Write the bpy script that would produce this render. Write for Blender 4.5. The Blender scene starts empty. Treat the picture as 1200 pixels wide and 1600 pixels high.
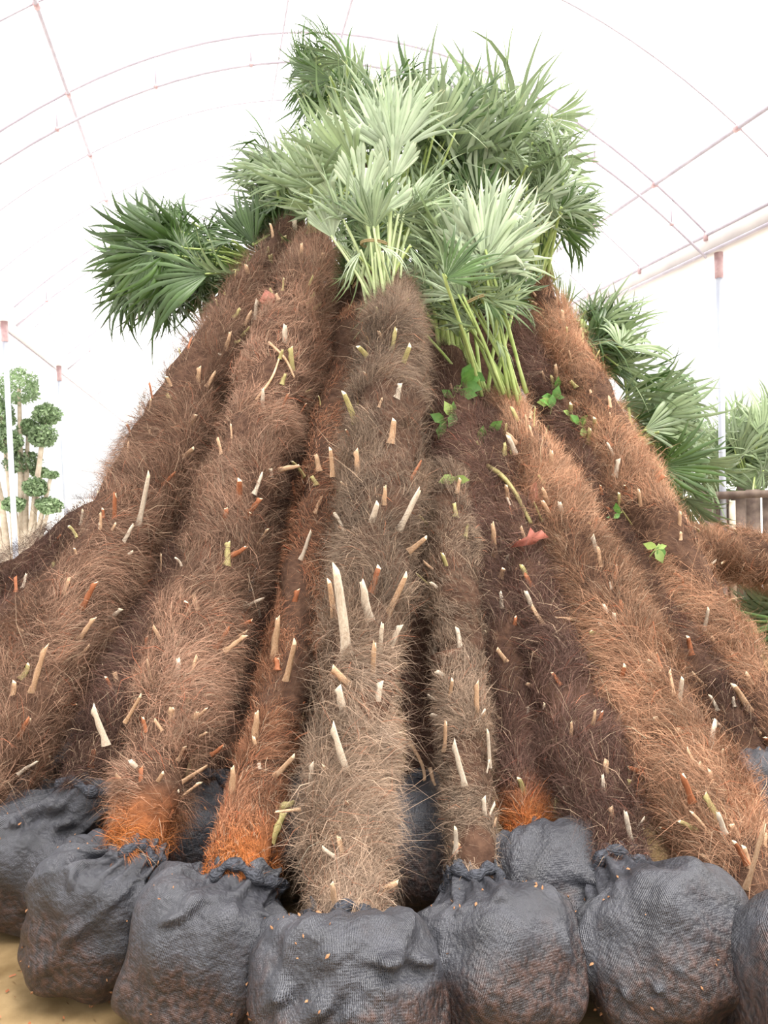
import bpy, math, random
import numpy as np
from mathutils import Vector, Matrix

# ------------------------------------------------------------------ camera, world, exposure
scene = bpy.context.scene
col = scene.collection
W, H, FPX = 1200.0, 1600.0, 1244.0
CAM_H = 1.6
PITCH, ROLL = math.atan(46.0 / FPX), math.radians(1.9)
_f = Vector((0, math.cos(PITCH), -math.sin(PITCH)))
_u0 = Vector((0, math.sin(PITCH), math.cos(PITCH)))
_r0 = Vector((1, 0, 0))
RIGHT = _r0 * math.cos(ROLL) - _u0 * math.sin(ROLL)
UP = _r0 * math.sin(ROLL) + _u0 * math.cos(ROLL)
FWD = _f
CAM = Vector((0, 0, CAM_H))
cd = bpy.data.cameras.new('camera')
cd.sensor_fit = 'VERTICAL'; cd.sensor_height = 36.0; cd.lens = FPX / H * 36.0
cd.clip_end = 300
cam = bpy.data.objects.new('camera', cd)
m = Matrix((RIGHT, UP, -FWD)).transposed().to_4x4(); m.translation = CAM
cam.matrix_world = m
col.objects.link(cam); scene.camera = cam

world = bpy.data.worlds.new('overcast_sky'); scene.world = world
world.use_nodes = True
bg = world.node_tree.nodes['Background']
# overcast sky: radiance grows from the horizon to three times as much at the zenith
_nt = world.node_tree
_tc = _nt.nodes.new('ShaderNodeTexCoord'); _sx = _nt.nodes.new('ShaderNodeSeparateXYZ')
_mx = _nt.nodes.new('ShaderNodeMapRange'); _mx.inputs[1].default_value = 0.0; _mx.inputs[2].default_value = 1.0
_mx.inputs[3].default_value = 0.52; _mx.inputs[4].default_value = 1.56
_nt.links.new(_tc.outputs['Generated'], _sx.inputs[0]); _nt.links.new(_sx.outputs['Z'], _mx.inputs[0]); _nt.links.new(_mx.outputs[0], bg.inputs[1])
bg.inputs[0].default_value = (1.0, 0.985, 0.97, 1)

sl = bpy.data.lights.new('hazy_sun', 'SUN'); sl.energy = 3.0; sl.angle = math.radians(28); sl.color = (1.0, 0.95, 0.88)
so = bpy.data.objects.new('hazy_sun', sl); col.objects.link(so)
so.rotation_euler = Vector((-0.38, 0.26, -1.0)).to_track_quat('-Z', 'Y').to_euler()

vs = scene.view_settings
vs.view_transform = 'Standard'; vs.look = 'None'; vs.gamma = 1.0; vs.use_curve_mapping = False
vs.exposure = 1.15

# ------------------------------------------------------------------ helpers
rng = np.random.default_rng(7)
random.seed(7)

def at(x, y, d):
    return CAM + (FWD + RIGHT * ((float(x) - 600.0) / FPX) - UP * ((float(y) - 800.0) / FPX)) * float(d)

def at_z(x, y, z):
    v = FWD + RIGHT * ((x - 600.0) / FPX) - UP * ((y - 800.0) / FPX)
    return CAM + v * ((z - CAM_H) / v.z)

def proj(p):
    v = Vector(p) - CAM
    d = v.dot(FWD)
    return 600 + FPX * v.dot(RIGHT) / d, 800 - FPX * v.dot(UP) / d, d

def tag(o, label=None, cat=None, group=None, kind=None):
    if label: o['label'] = label
    if cat: o['category'] = cat
    if group: o['group'] = group
    if kind: o['kind'] = kind
    return o

def empty(name, loc):
    o = bpy.data.objects.new(name, None); col.objects.link(o)
    o.location = loc; o.empty_display_size = 0.05
    return o

def wm(o):
    return wm(o.parent) @ o.matrix_basis if o.parent else o.matrix_basis

def place(name, mesh, parent=None, M=None, kind=None):
    """link a mesh object whose world matrix is M under parent"""
    o = bpy.data.objects.new(name, mesh); col.objects.link(o)
    M = M or Matrix.Identity(4)
    if parent is not None:
        o.parent = parent
        o.matrix_basis = wm(parent).inverted() @ M
    else:
        o.matrix_basis = M
    if kind: o['kind'] = kind
    return o

def mesh_np(name, V, F, mat=None, smooth=True, tint=None, mats=None, fmat=None):
    """V (n,3); F list of arrays (each (k,3) or (k,4))"""
    me = bpy.data.meshes.new(name)
    V = np.asarray(V, dtype=np.float32)
    Fs = [np.asarray(f, dtype=np.int32) for f in (F if isinstance(F, (list, tuple)) else [F]) if len(f)]
    loops = np.concatenate([f.ravel() for f in Fs])
    sizes = np.concatenate([np.full(len(f), f.shape[1], dtype=np.int32) for f in Fs])
    starts = np.concatenate([[0], np.cumsum(sizes)[:-1]]).astype(np.int32)
    me.vertices.add(len(V)); me.vertices.foreach_set('co', V.ravel())
    me.loops.add(len(loops)); me.loops.foreach_set('vertex_index', loops)
    me.polygons.add(len(sizes)); me.polygons.foreach_set('loop_start', starts)
    me.polygons.foreach_set('loop_total', sizes)
    if smooth: me.polygons.foreach_set('use_smooth', np.ones(len(sizes), dtype=bool))
    if tint is not None:
        a = me.color_attributes.new('tint', 'FLOAT_COLOR', 'POINT')
        c = np.ones((len(V), 4), dtype=np.float32); c[:, :3] = tint
        a.data.foreach_set('color', c.ravel())
    for mt in (mats or ([mat] if mat else [])): me.materials.append(mt)
    if fmat is not None: me.polygons.foreach_set('material_index', np.asarray(fmat, dtype=np.int32))
    me.update(calc_edges=True)
    return me

def grid_faces(nu, nv, close_u=True, off=0):
    """nv rows of nu verts"""
    i = np.arange(nv - 1)[:, None]; j = np.arange(nu if close_u else nu - 1)[None, :]
    j2 = (j + 1) % nu
    a = i * nu + j; b = i * nu + j2; c = (i + 1) * nu + j2; d = (i + 1) * nu + j
    return np.stack([a, b, c, d], -1).reshape(-1, 4) + off

def frame(t):
    t = Vector(t).normalized()
    ref = Vector((0, 0, 1)) if abs(t.z) < 0.9 else Vector((0, 1, 0))
    b = t.cross(ref).normalized(); n = b.cross(t).normalized()
    return t, b, n

def catmull(pts, n):
    P = [np.array(p, dtype=float) for p in pts]
    P = [2 * P[0] - P[1]] + P + [2 * P[-1] - P[-2]]
    out = []; segs = len(P) - 3
    for k in range(n):
        x = k / (n - 1) * segs; i = min(int(x), segs - 1); t = x - i
        p0, p1, p2, p3 = P[i:i + 4]
        out.append(0.5 * ((2 * p1) + (p2 - p0) * t + (2 * p0 - 5 * p1 + 4 * p2 - p3) * t * t + (3 * p1 - p0 - 3 * p2 + p3) * t ** 3))
    return np.array(out)

def tube_arrays(pts, rad, sides=8, flat=1.0, off=0, cap=True):
    pts = np.asarray(pts, float); n = len(pts)
    rad = np.broadcast_to(np.asarray(rad, float), (n,))
    T = np.gradient(pts, axis=0); T /= np.linalg.norm(T, axis=1, keepdims=True) + 1e-9
    ref = np.array([0, 0, 1.0]) if abs(T[0][2]) < 0.9 else np.array([0, 1.0, 0])
    B = np.cross(T, ref); B /= np.linalg.norm(B, axis=1, keepdims=True) + 1e-9
    N = np.cross(B, T)
    th = np.linspace(0, 2 * np.pi, sides, endpoint=False)
    V = pts[:, None, :] + rad[:, None, None] * (np.cos(th)[None, :, None] * B[:, None, :] + flat * np.sin(th)[None, :, None] * N[:, None, :])
    V = V.reshape(-1, 3)
    F = [grid_faces(sides, n, True, off)]
    if cap:
        V = np.vstack([V, pts[0], pts[-1]])
        j = np.arange(sides); a = off + n * sides
        F.append(np.stack([np.full(sides, a), (j + 1) % sides + off, j + off], -1))
        e = off + (n - 1) * sides
        F.append(np.stack([np.full(sides, a + 1), j + e, (j + 1) % sides + e], -1))
    return V, F

def tube(name, pts, rad, mat, sides=8, flat=1.0):
    V, F = tube_arrays(pts, rad, sides, flat)
    return mesh_np(name, V, F, mat)

class MB:
    def __init__(s): s.V = []; s.F4 = []; s.F3 = []; s.n = 0
    def add(s, V, F):
        V = np.asarray(V, float)
        for f in F:
            f = np.asarray(f) + s.n
            (s.F4 if f.shape[1] == 4 else s.F3).append(f)
        s.V.append(V); s.n += len(V)
    def tube(s, pts, rad, sides=8, flat=1.0): s.add(*tube_arrays(pts, rad, sides, flat))
    def mesh(s, name, mat, smooth=True):
        F = []
        if s.F4: F.append(np.vstack(s.F4))
        if s.F3: F.append(np.vstack(s.F3))
        return mesh_np(name, np.vstack(s.V), F, mat, smooth)

def box_arrays(c, ax, ay, az):
    c = np.array(c, float); ax, ay, az = (np.array(a, float) for a in (ax, ay, az))
    V = [c + i * ax + j * ay + k * az for k in (-1, 1) for j in (-1, 1) for i in (-1, 1)]
    F = np.array([[0, 2, 3, 1], [4, 5, 7, 6], [0, 1, 5, 4], [2, 6, 7, 3], [0, 4, 6, 2], [1, 3, 7, 5]])
    return np.array(V), [F]

def snoise(P, f, seed):
    """cheap smooth pseudo-noise, roughly in -1..1"""
    r = np.random.default_rng(seed)
    out = 0
    for k in range(5):
        d = r.normal(size=3); d /= np.linalg.norm(d)
        out = out + np.sin(P @ d * f * (0.6 + 0.35 * k) + r.uniform(0, 6.28)) / (1 + 0.25 * k)
    return out / 2.4

# ------------------------------------------------------------------ materials
def new_mat(name, rough=0.8, spec=0.3):
    mt = bpy.data.materials.new(name); mt.use_nodes = True
    nt = mt.node_tree; b = nt.nodes['Principled BSDF']
    b.inputs['Roughness'].default_value = rough
    b.inputs['Specular IOR Level'].default_value = spec
    return mt, nt, b

def noise_mat(name, c1, c2, scale=20, rough=0.8, spec=0.3, bump=0.0, detail=4, attr=False, coord='Object', stretch=None):
    mt, nt, b = new_mat(name, rough, spec)
    tc = nt.nodes.new('ShaderNodeTexCoord'); n = nt.nodes.new('ShaderNodeTexNoise')
    n.inputs['Scale'].default_value = scale; n.inputs['Detail'].default_value = detail
    src = tc.outputs[coord]
    if stretch:
        mp = nt.nodes.new('ShaderNodeMapping'); mp.inputs['Scale'].default_value = stretch
        nt.links.new(src, mp.inputs[0]); src = mp.outputs[0]
    nt.links.new(src, n.inputs['Vector'])
    mx = nt.nodes.new('ShaderNodeMix'); mx.data_type = 'RGBA'
    mx.inputs[6].default_value = (*c1, 1); mx.inputs[7].default_value = (*c2, 1)
    rmp = nt.nodes.new('ShaderNodeMapRange'); rmp.inputs[1].default_value = 0.3; rmp.inputs[2].default_value = 0.7
    nt.links.new(n.outputs[0], rmp.inputs[0]); nt.links.new(rmp.outputs[0], mx.inputs[0])
    out = mx.outputs[2]
    if attr:
        at_ = nt.nodes.new('ShaderNodeAttribute'); at_.attribute_name = 'tint'
        mm = nt.nodes.new('ShaderNodeMix'); mm.data_type = 'RGBA'; mm.blend_type = 'MULTIPLY'; mm.inputs[0].default_value = 1
        nt.links.new(out, mm.inputs[6]); nt.links.new(at_.outputs['Color'], mm.inputs[7]); out = mm.outputs[2]
    nt.links.new(out, b.inputs['Base Color'])
    if bump:
        bp = nt.nodes.new('ShaderNodeBump'); bp.inputs['Strength'].default_value = bump; bp.inputs['Distance'].default_value = 0.02
        nt.links.new(n.outputs[0], bp.inputs['Height']); nt.links.new(bp.outputs[0], b.inputs['Normal'])
    return mt

def leaf_mat(name, c1, c2, trans=0.25, rough=0.4, spec=0.5):
    mt = noise_mat(name, c1, c2, scale=3, rough=rough, spec=spec, attr=True)
    nt = mt.node_tree; b = nt.nodes['Principled BSDF']; o = nt.nodes['Material Output']
    oi = nt.nodes.new('ShaderNodeObjectInfo')
    hv = nt.nodes.new('ShaderNodeHueSaturation')
    mr = nt.nodes.new('ShaderNodeMapRange'); mr.inputs[3].default_value = 0.75; mr.inputs[4].default_value = 1.25
    nt.links.new(oi.outputs['Random'], mr.inputs[0]); nt.links.new(mr.outputs[0], hv.inputs['Value'])
    src = b.inputs['Base Color'].links[0].from_socket
    nt.links.new(src, hv.inputs['Color']); nt.links.new(hv.outputs[0], b.inputs['Base Color'])
    tr = nt.nodes.new('ShaderNodeBsdfTranslucent'); mx = nt.nodes.new('ShaderNodeMixShader'); mx.inputs[0].default_value = trans
    nt.links.new(hv.outputs[0], tr.inputs[0])
    nt.links.new(b.outputs[0], mx.inputs[1]); nt.links.new(tr.outputs[0], mx.inputs[2]); nt.links.new(mx.outputs[0], o.inputs[0])
    return mt

M_fibre = noise_mat('palm_fibre', (0.85, 0.85, 0.85), (1.1, 1.05, 1.0), scale=9, rough=0.8, spec=0.1, attr=True)
M_bark = noise_mat('dark_bark', (0.045, 0.024, 0.017), (0.10, 0.055, 0.036), scale=30, rough=0.95, spec=0.1, bump=0.6, attr=True)
M_stub_tan = noise_mat('dry_petiole', (0.42, 0.24, 0.13), (0.62, 0.42, 0.27), scale=25, rough=0.6)
M_stub_olive = noise_mat('olive_petiole', (0.30, 0.27, 0.10), (0.46, 0.38, 0.17), scale=25, rough=0.55)
M_stub_red = noise_mat('red_brown_petiole', (0.26, 0.08, 0.035), (0.42, 0.16, 0.07), scale=25, rough=0.6)
M_stub_white = noise_mat('bleached_petiole', (0.50, 0.40, 0.30), (0.72, 0.62, 0.5), scale=25, rough=0.55)
M_cut = noise_mat('fresh_cut_face', (0.78, 0.62, 0.38), (0.9, 0.78, 0.58), scale=40, rough=0.6)
M_leaf_dark = leaf_mat('leaf_dark_green', (0.035, 0.072, 0.018), (0.075, 0.135, 0.034), 0.2)
M_leaf_mid = leaf_mat('leaf_grey_green', (0.125, 0.18, 0.08), (0.25, 0.315, 0.17), 0.25)
M_leaf_pale = leaf_mat('leaf_glaucous', (0.27, 0.345, 0.205), (0.43, 0.50, 0.345), 0.25)
M_petiole = noise_mat('green_petiole', (0.28, 0.38, 0.10), (0.46, 0.55, 0.22), scale=15, rough=0.45)
M_petiole_pale = noise_mat('pale_petiole', (0.36, 0.45, 0.2), (0.52, 0.59, 0.34), scale=15, rough=0.45)
M_husk = noise_mat('red_husk', (0.26, 0.075, 0.05), (0.40, 0.14, 0.10), scale=20, rough=0.6)
M_sheath = noise_mat('burlap_sheath', (0.13, 0.06, 0.04), (0.24, 0.12, 0.08), scale=60, rough=0.9, spec=0.1, bump=0.5)
M_weed = leaf_mat('weed_leaf', (0.10, 0.28, 0.05), (0.22, 0.44, 0.10), 0.3)
M_weedlight = leaf_mat('young_weed_leaf', (0.38, 0.55, 0.14), (0.5, 0.65, 0.22), 0.3)
M_wood = noise_mat('pale_bark', (0.40, 0.32, 0.24), (0.58, 0.50, 0.40), scale=12, rough=0.8)
M_wood_dark = noise_mat('weathered_board', (0.10, 0.07, 0.06), (0.2, 0.15, 0.12), scale=12, rough=0.85)
M_pipe = noise_mat('galvanised_pipe', (0.40, 0.36, 0.42), (0.5, 0.46, 0.52), scale=8, rough=0.45)
M_joint = noise_mat('rusty_joint', (0.46, 0.30, 0.32), (0.58, 0.42, 0.43), scale=20, rough=0.6)
M_gutter = noise_mat('gutter_metal', (0.52, 0.48, 0.48), (0.62, 0.58, 0.56), scale=3, rough=0.5)
M_post = noise_mat('white_post', (0.42, 0.45, 0.53), (0.5, 0.53, 0.6), scale=3, rough=0.4)
M_topiary = leaf_mat('topiary_leaf', (0.16, 0.24, 0.12), (0.28, 0.38, 0.20), 0.3)  # distance haze painted in by paling the leaf colour
M_twine = noise_mat('twine', (0.22, 0.17, 0.08), (0.34, 0.27, 0.14), scale=60, rough=0.9)
M_sand = noise_mat('sand', (0.15, 0.098, 0.045), (0.30, 0.21, 0.108), scale=7, rough=0.95, spec=0.1, bump=0.6, detail=10)
M_paving = noise_mat('pale_paving', (0.66, 0.64, 0.6), (0.78, 0.76, 0.73), scale=2, rough=0.9, spec=0.1)

def net_material():
    mt, nt, b = new_mat('black_netting', 0.42, 0.6)
    N = nt.nodes.new; L = nt.links.new
    tc = N('ShaderNodeTexCoord')
    uv = N('ShaderNodeUVMap'); uv.uv_map = 'weave'
    # weave threads
    waves = []
    for k, ax in enumerate(('X', 'Y')):
        w = N('ShaderNodeTexWave'); w.wave_type = 'BANDS'; w.bands_direction = ax
        w.inputs['Scale'].default_value = 50 if k == 0 else 34; w.inputs['Distortion'].default_value = 1.2
        w.inputs['Detail'].default_value = 1; w.inputs['Detail Scale'].default_value = 0.5
        L(uv.outputs[0], w.inputs['Vector']); waves.append(w)
    mxw = N('ShaderNodeMath'); mxw.operation = 'MAXIMUM'
    L(waves[0].outputs['Fac'], mxw.inputs[0]); 
    sc = N('ShaderNodeMath'); sc.operation = 'MULTIPLY'; sc.inputs[1].default_value = 0.45
    L(waves[1].outputs['Fac'], sc.inputs[0]); L(sc.outputs[0], mxw.inputs[1])
    # soil showing through
    n1 = N('ShaderNodeTexNoise'); n1.inputs['Scale'].default_value = 7; n1.inputs['Detail'].default_value = 6
    L(tc.outputs['Object'], n1.inputs['Vector'])
    n2 = N('ShaderNodeTexNoise'); n2.inputs['Scale'].default_value = 55; n2.inputs['Detail'].default_value = 3
    L(tc.outputs['Object'], n2.inputs['Vector'])
    at_ = N('ShaderNodeAttribute'); at_.attribute_name = 'tint'    # how thin the net is stretched over the soil
    ad = N('ShaderNodeMath'); ad.operation = 'ADD'; L(n1.outputs[0], ad.inputs[0]); L(at_.outputs['Fac'], ad.inputs[1])
    mr = N('ShaderNodeMapRange'); mr.inputs[1].default_value = 0.66; mr.inputs[2].default_value = 1.05
    L(ad.outputs[0], mr.inputs[0])
    soil = N('ShaderNodeMix'); soil.data_type = 'RGBA'
    soil.inputs[6].default_value = (0.014, 0.008, 0.007, 1); soil.inputs[7].default_value = (0.095, 0.046, 0.032, 1)
    rs = N('ShaderNodeMapRange'); rs.inputs[1].default_value = 0.4; rs.inputs[2].default_value = 0.75
    L(n2.outputs[0], rs.inputs[0]); L(rs.outputs[0], soil.inputs[0])
    net = N('ShaderNodeMix'); net.data_type = 'RGBA'
    net.inputs[6].default_value = (0.006, 0.006, 0.008, 1); net.inputs[7].default_value = (0.112, 0.115, 0.138, 1)
    n3 = N('ShaderNodeTexNoise'); n3.inputs['Scale'].default_value = 9; n3.inputs['Detail'].default_value = 4
    L(tc.outputs['Object'], n3.inputs['Vector'])
    r3 = N('ShaderNodeMapRange'); r3.inputs[1].default_value = 0.3; r3.inputs[2].default_value = 0.7; r3.inputs[3].default_value = 0.4; r3.inputs[4].default_value = 1.0
    L(n3.outputs[0], r3.inputs[0])
    m3 = N('ShaderNodeMath'); m3.operation = 'MULTIPLY'; L(mxw.outputs[0], m3.inputs[0]); L(r3.outputs[0], m3.inputs[1])
    L(m3.outputs[0], net.inputs[0])
    fin = N('ShaderNodeMix'); fin.data_type = 'RGBA'
    mulf = N('ShaderNodeMath'); mulf.operation = 'MULTIPLY'; mulf.inputs[1].default_value = 0.8
    L(mr.outputs[0], mulf.inputs[0])
    L(mulf.outputs[0], fin.inputs[0]); L(net.outputs[2], fin.inputs[6]); L(soil.outputs[2], fin.inputs[7])
    L(fin.outputs[2], b.inputs['Base Color'])
    bp = N('ShaderNodeBump'); bp.inputs['Strength'].default_value = 0.5; bp.inputs['Distance'].default_value = 0.004
    L(mxw.outputs[0], bp.inputs['Height'])
    bp2 = N('ShaderNodeBump'); bp2.inputs['Strength'].default_value = 0.5; bp2.inputs['Distance'].default_value = 0.02
    L(n2.outputs[0], bp2.inputs['Height']); L(bp.outputs[0], bp2.inputs['Normal'])
    L(bp2.outputs[0], b.inputs['Normal'])
    return mt
M_net = net_material()

def film_material():
    mt = bpy.data.materials.new('greenhouse_film'); mt.use_nodes = True
    nt = mt.node_tree; nt.nodes.clear()
    o = nt.nodes.new('ShaderNodeOutputMaterial'); mx = nt.nodes.new('ShaderNodeMixShader'); mx.inputs[0].default_value = 0.3
    t = nt.nodes.new('ShaderNodeBsdfTransparent'); d = nt.nodes.new('ShaderNodeBsdfTranslucent')
    d.inputs[0].default_value = (0.95, 0.95, 0.95, 1)
    nt.links.new(t.outputs[0], mx.inputs[1]); nt.links.new(d.outputs[0], mx.inputs[2]); nt.links.new(mx.outputs[0], o.inputs[0])
    return mt
M_film = film_material()

# ------------------------------------------------------------------ setting: ground and greenhouse
# greenhouse axes
gv = FWD + RIGHT * ((327 - 600) / FPX) - UP * ((763 - 800) / FPX); gv.z = 0; gv.normalize()
cv = Vector((gv.y, -gv.x, 0))
def gh(c, t, h): return cv * c + gv * t + Vector((0, 0, h))
CL, CR, HG, RISE = -2.6, 5.4, 4.0, 1.87
CM, HS = (CL + CR) / 2, (CR - CL) / 2
def arch_h(c): return HG + RISE * (1 - ((c - CM) / HS) ** 2)

# sand floor, gently uneven near the pile
nx = 90
xs = np.linspace(-5, 5, nx); ys = np.linspace(-2, 10, nx)
X, Y = np.meshgrid(xs, ys); P = np.stack([X.ravel(), Y.ravel(), np.zeros(X.size)], -1)
P[:, 2] = -0.012 + 0.010 * snoise(P, 5, 3) + 0.004 * snoise(P, 23, 4)
FF = grid_faces(nx, nx, False); FC = P[FF].mean(1); FF = FF[~((FC[:, 1] > 6.5 - 0.5 * np.maximum(0, -FC[:, 0] - 2.5)) & (FC[:, 0] < -2.2))]
tag(place('floor', mesh_np('floor', P, FF, M_sand)), 'trodden yellow-brown sand floor under the palms', 'floor', kind='structure')
V = np.array([[-150, -60, -0.06], [150, -60, -0.06], [150, 200, -0.06], [-150, 200, -0.06]])
tag(place('ground', mesh_np('ground', V, np.array([[0, 1, 2, 3]]), M_paving)), 'pale bright yard paving outside the greenhouse', 'ground', kind='structure')

# film roof
nc, ntt = 29, 14
cs = np.linspace(CL, CR, nc); ts = np.linspace(-8, 30, ntt)
V = np.array([gh(c, t, arch_h(c) + 0.05) for t in ts for c in cs])
tag(place('ceiling', mesh_np('ceiling', V, grid_faces(nc, ntt, False), M_film)), 'white translucent plastic film stretched over the arched greenhouse roof', 'roof film', kind='structure')

def pipe_obj(name, pts, r, mat, label, cat, group=None, sides=8):
    o = place(name, tube(name, pts, r, mat, sides)); o['kind'] = 'structure'
    return tag(o, label, cat, group)

# hoops; every third one is a trussed arch over posts
t0 = 7.6; step = 4.0 / 3
names = {-1: 'nearest to the camera', 0: 'just above the palms', 1: 'behind the palm crowns', 2: 'far down the house', 3: 'farthest down the house'}
hk = 0
for k in range(-4, 11):
    t = t0 + k * step
    arc = [gh(c, t, arch_h(c)) for c in np.linspace(CL, CR, 33)]
    if k % 3 == 0:
        root = empty('truss_arch', gh(CM, t, HG)); 
        tag(root, 'double-pipe truss arch with short struts, ' + {-3: 'overhead at the camera', 0: 'nearest one behind the palm heap', 3: 'second one behind the palm heap', 6: 'third one behind the palm heap', 9: 'farthest one'}[k], 'roof arch', 'greenhouse trusses', 'structure')
        place('upper_chord', tube('upper_chord', arc, 0.014, M_pipe), root)
        low = [gh(c, t, arch_h(c) - 0.27) for c in np.linspace(CL + 0.15, CR - 0.15, 31)]
        place('lower_chord', tube('lower_chord', low, 0.014, M_pipe), root)
        for c in np.linspace(CL + 0.55, CR - 0.55, 9):
            place('strut', tube('strut', [gh(c, t, arch_h(c)), gh(c, t, arch_h(c) - 0.27)], 0.009, M_pipe, 6), root)
            place('joint', tube('joint', [gh(c, t - 0.02, arch_h(c) - 0.27), gh(c, t + 0.02, arch_h(c) - 0.27)], 0.018, M_joint, 8), root)
    else:
        o = pipe_obj('roof_hoop', arc, 0.0075, M_pipe, 'thin bent pipe hoop carrying the roof film between two trusses', 'roof hoop', 'plain roof hoops', 6)

for c, r, lab in ((-1.08, 0.016, 'long roof purlin pipe on the upper left, studded with red joints'), (0.84, 0.008, 'thin roof wire left of the ridge behind the topmost crown'), (CM, 0.012, 'ridge pipe along the top of the roof'), (4.66, 0.02, 'long dark roof purlin pipe on the right above the gutter')):
    root = tag(empty('roof_purlin', gh(c, 6, arch_h(c) - 0.02)), lab, 'purlin', 'roof purlins', 'structure')
    place('pipe', tube('pipe', [gh(c, -6, arch_h(c) - 0.02), gh(c, 28, arch_h(c) - 0.02)], r, M_pipe), root)
    if c in (-1.08, 4.66):
        for k in range(-3, 9):
            t = t0 + k * step
            place('joint', tube('joint', [gh(c, t - 0.03, arch_h(c) - 0.02), gh(c, t + 0.03, arch_h(c) - 0.02)], r * 1.5, M_joint), root)

for c, side, lab in ((CR, 1, 'pale metal gutter beam along the right side of the roof'), (CL, -1, 'pale metal gutter beam along the left side of the roof')):
    root = tag(empty('gutter_beam', gh(c, 6, HG)), lab, 'gutter', 'gutter beams', 'structure')
    mb = MB()
    for a, b_, hh in ((0.11, 0.012, -0.02), (0.012, 0.10, 0.06), (0.012, 0.10, 0.06)): pass
    mb.add(*box_arrays(gh(c, 11, HG - 0.06), cv * 0.13, gv * 17, Vector((0, 0, 0.012))))
    mb.add(*box_arrays(gh(c - 0.13, 11, HG + 0.02), cv * 0.01, gv * 17, Vector((0, 0, 0.09))))
    mb.add(*box_arrays(gh(c + 0.13, 11, HG + 0.02), cv * 0.01, gv * 17, Vector((0, 0, 0.09))))
    place('channel', mb.mesh('channel', M_gutter, False), root)
    place('rim_pipe', tube('rim_pipe', [gh(c - 0.14, -6, HG + 0.11), gh(c - 0.14, 28, HG + 0.11)], 0.018, M_pipe), root)
    place('lower_pipe', tube('lower_pipe', [gh(c - 0.14, -6, HG - 0.08), gh(c - 0.14, 28, HG - 0.08)], 0.02, M_pipe), root)
    for k in range(-1, 9):
        t = t0 + k * step
        place('clip', tube('clip', [gh(c - 0.15, t, HG + 0.13), gh(c - 0.15, t, HG + 0.05)], 0.025, M_joint, 8), root)

for k, (c, t, lab) in enumerate(((CR, 7.6, 'white steel post standing right of the palm heap'), (CL, 11.6, 'white steel post in front of the clipped topiary tree'), (CL, 15.6, 'thin far white post right of the topiary tree'), (CR, 11.6, 'far right steel post hidden behind the heap'))):
    root = tag(empty('steel_post', gh(c, t, -0.02)), lab, 'post', 'greenhouse posts', 'structure')
    place('shaft', tube('shaft', [gh(c, t, -0.02), gh(c, t, HG - 0.34)], 0.035, M_post, 12), root)
    place('head', tube('head', [gh(c, t, HG - 0.34), gh(c, t, HG - 0.07)], 0.045, M_joint, 12), root)
    place('foot_plate', mesh_np('foot_plate', *[box_arrays(gh(c, t, -0.01), cv * 0.08, gv * 0.08, Vector((0, 0, 0.01)))[i] for i in (0, 1)], M_post, False), root)

# ------------------------------------------------------------------ palm parts: shared meshes
def blade(name, mat, nseg, spread, cup, droop, seed, fuse=0.40, narrow=1.0, tipdry=0.5, mess=1.0):
    """fan leaf, hub at origin, length 1 along +Y, upper face +Z"""
    r = np.random.default_rng(seed)
    rad = np.array([0.03, 0.18, 0.32, 0.46, 0.62, 0.80, 0.92, 1.0])
    half = math.radians(spread) / 2
    angs = np.linspace(-half, half, nseg); pitch = angs[1] - angs[0]
    V = []; F = []; T = []
    skew = r.normal() * 0.15 * mess
    for k, a in enumerate(angs):
        if r.uniform() < 0.05 * mess: continue
        a_ = a + r.normal() * 0.035 * mess
        ln = (1.0 - 0.25 * (abs(a) / half) ** 2 + skew * a) * r.uniform(1 - 0.2 * mess, 1.04)
        bend = r.normal() * 0.22 * mess; dr = droop * r.uniform(0.4, 1.7); tw = r.normal() * 0.5 * mess
        kink = r.uniform() < 0.10 * mess; kq = r.uniform(0.5, 0.75)
        base = len(V)
        green = r.uniform(0.75, 1.2)
        lat = r.normal() * 0.05 * mess
        for i, q in enumerate(rad):
            rr = q * ln
            aa = a_ + bend * max(0, q - fuse) ** 1.3
            w = min(math.tan(pitch / 2) * rr * 1.02, math.tan(pitch / 2) * fuse * 1.05)
            if q > fuse: w *= max(0.03, (1 - ((q - fuse) / (1 - fuse)) ** 1.7)) * narrow
            x, y = math.sin(aa) * rr, math.cos(aa) * rr
            z = cup * (math.sin(aa) ** 2) * rr * 0.8 - dr * max(0, q - 0.35) ** 2 * 1.2 + lat * max(0, q - fuse)
            y -= dr * max(0, q - 0.5) ** 2 * 0.35 * math.cos(aa)
            if kink and q > kq:
                x -= math.sin(aa) * (q - kq) * 0.7; y -= math.cos(aa) * (q - kq) * 0.7; z -= (q - kq) * 0.8
            px_, py_ = math.cos(aa), -math.sin(aa)
            tz = math.sin(tw * q) * w
            fold = 0.55 * w
            V += [(x - px_ * w, y - py_ * w, z - tz), (x, y, z + fold), (x + px_ * w, y + py_ * w, z + tz)]
            g = green * (1.0 + 0.15 * (1 - q))
            c = (g, g, g) if i < 7 else (g * (1 + tipdry), g * (1 + 0.3 * tipdry), g)
            T += [c, tuple(v * 1.15 for v in c), c]
        for i in range(len(rad) - 1):
            b0 = base + 3 * i
            F += [(b0, b0 + 1, b0 + 4, b0 + 3), (b0 + 1, b0 + 2, b0 + 5, b0 + 4)]
    return mesh_np(name, np.array(V), np.array(F), mat, False, tint=np.array(T))

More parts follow.
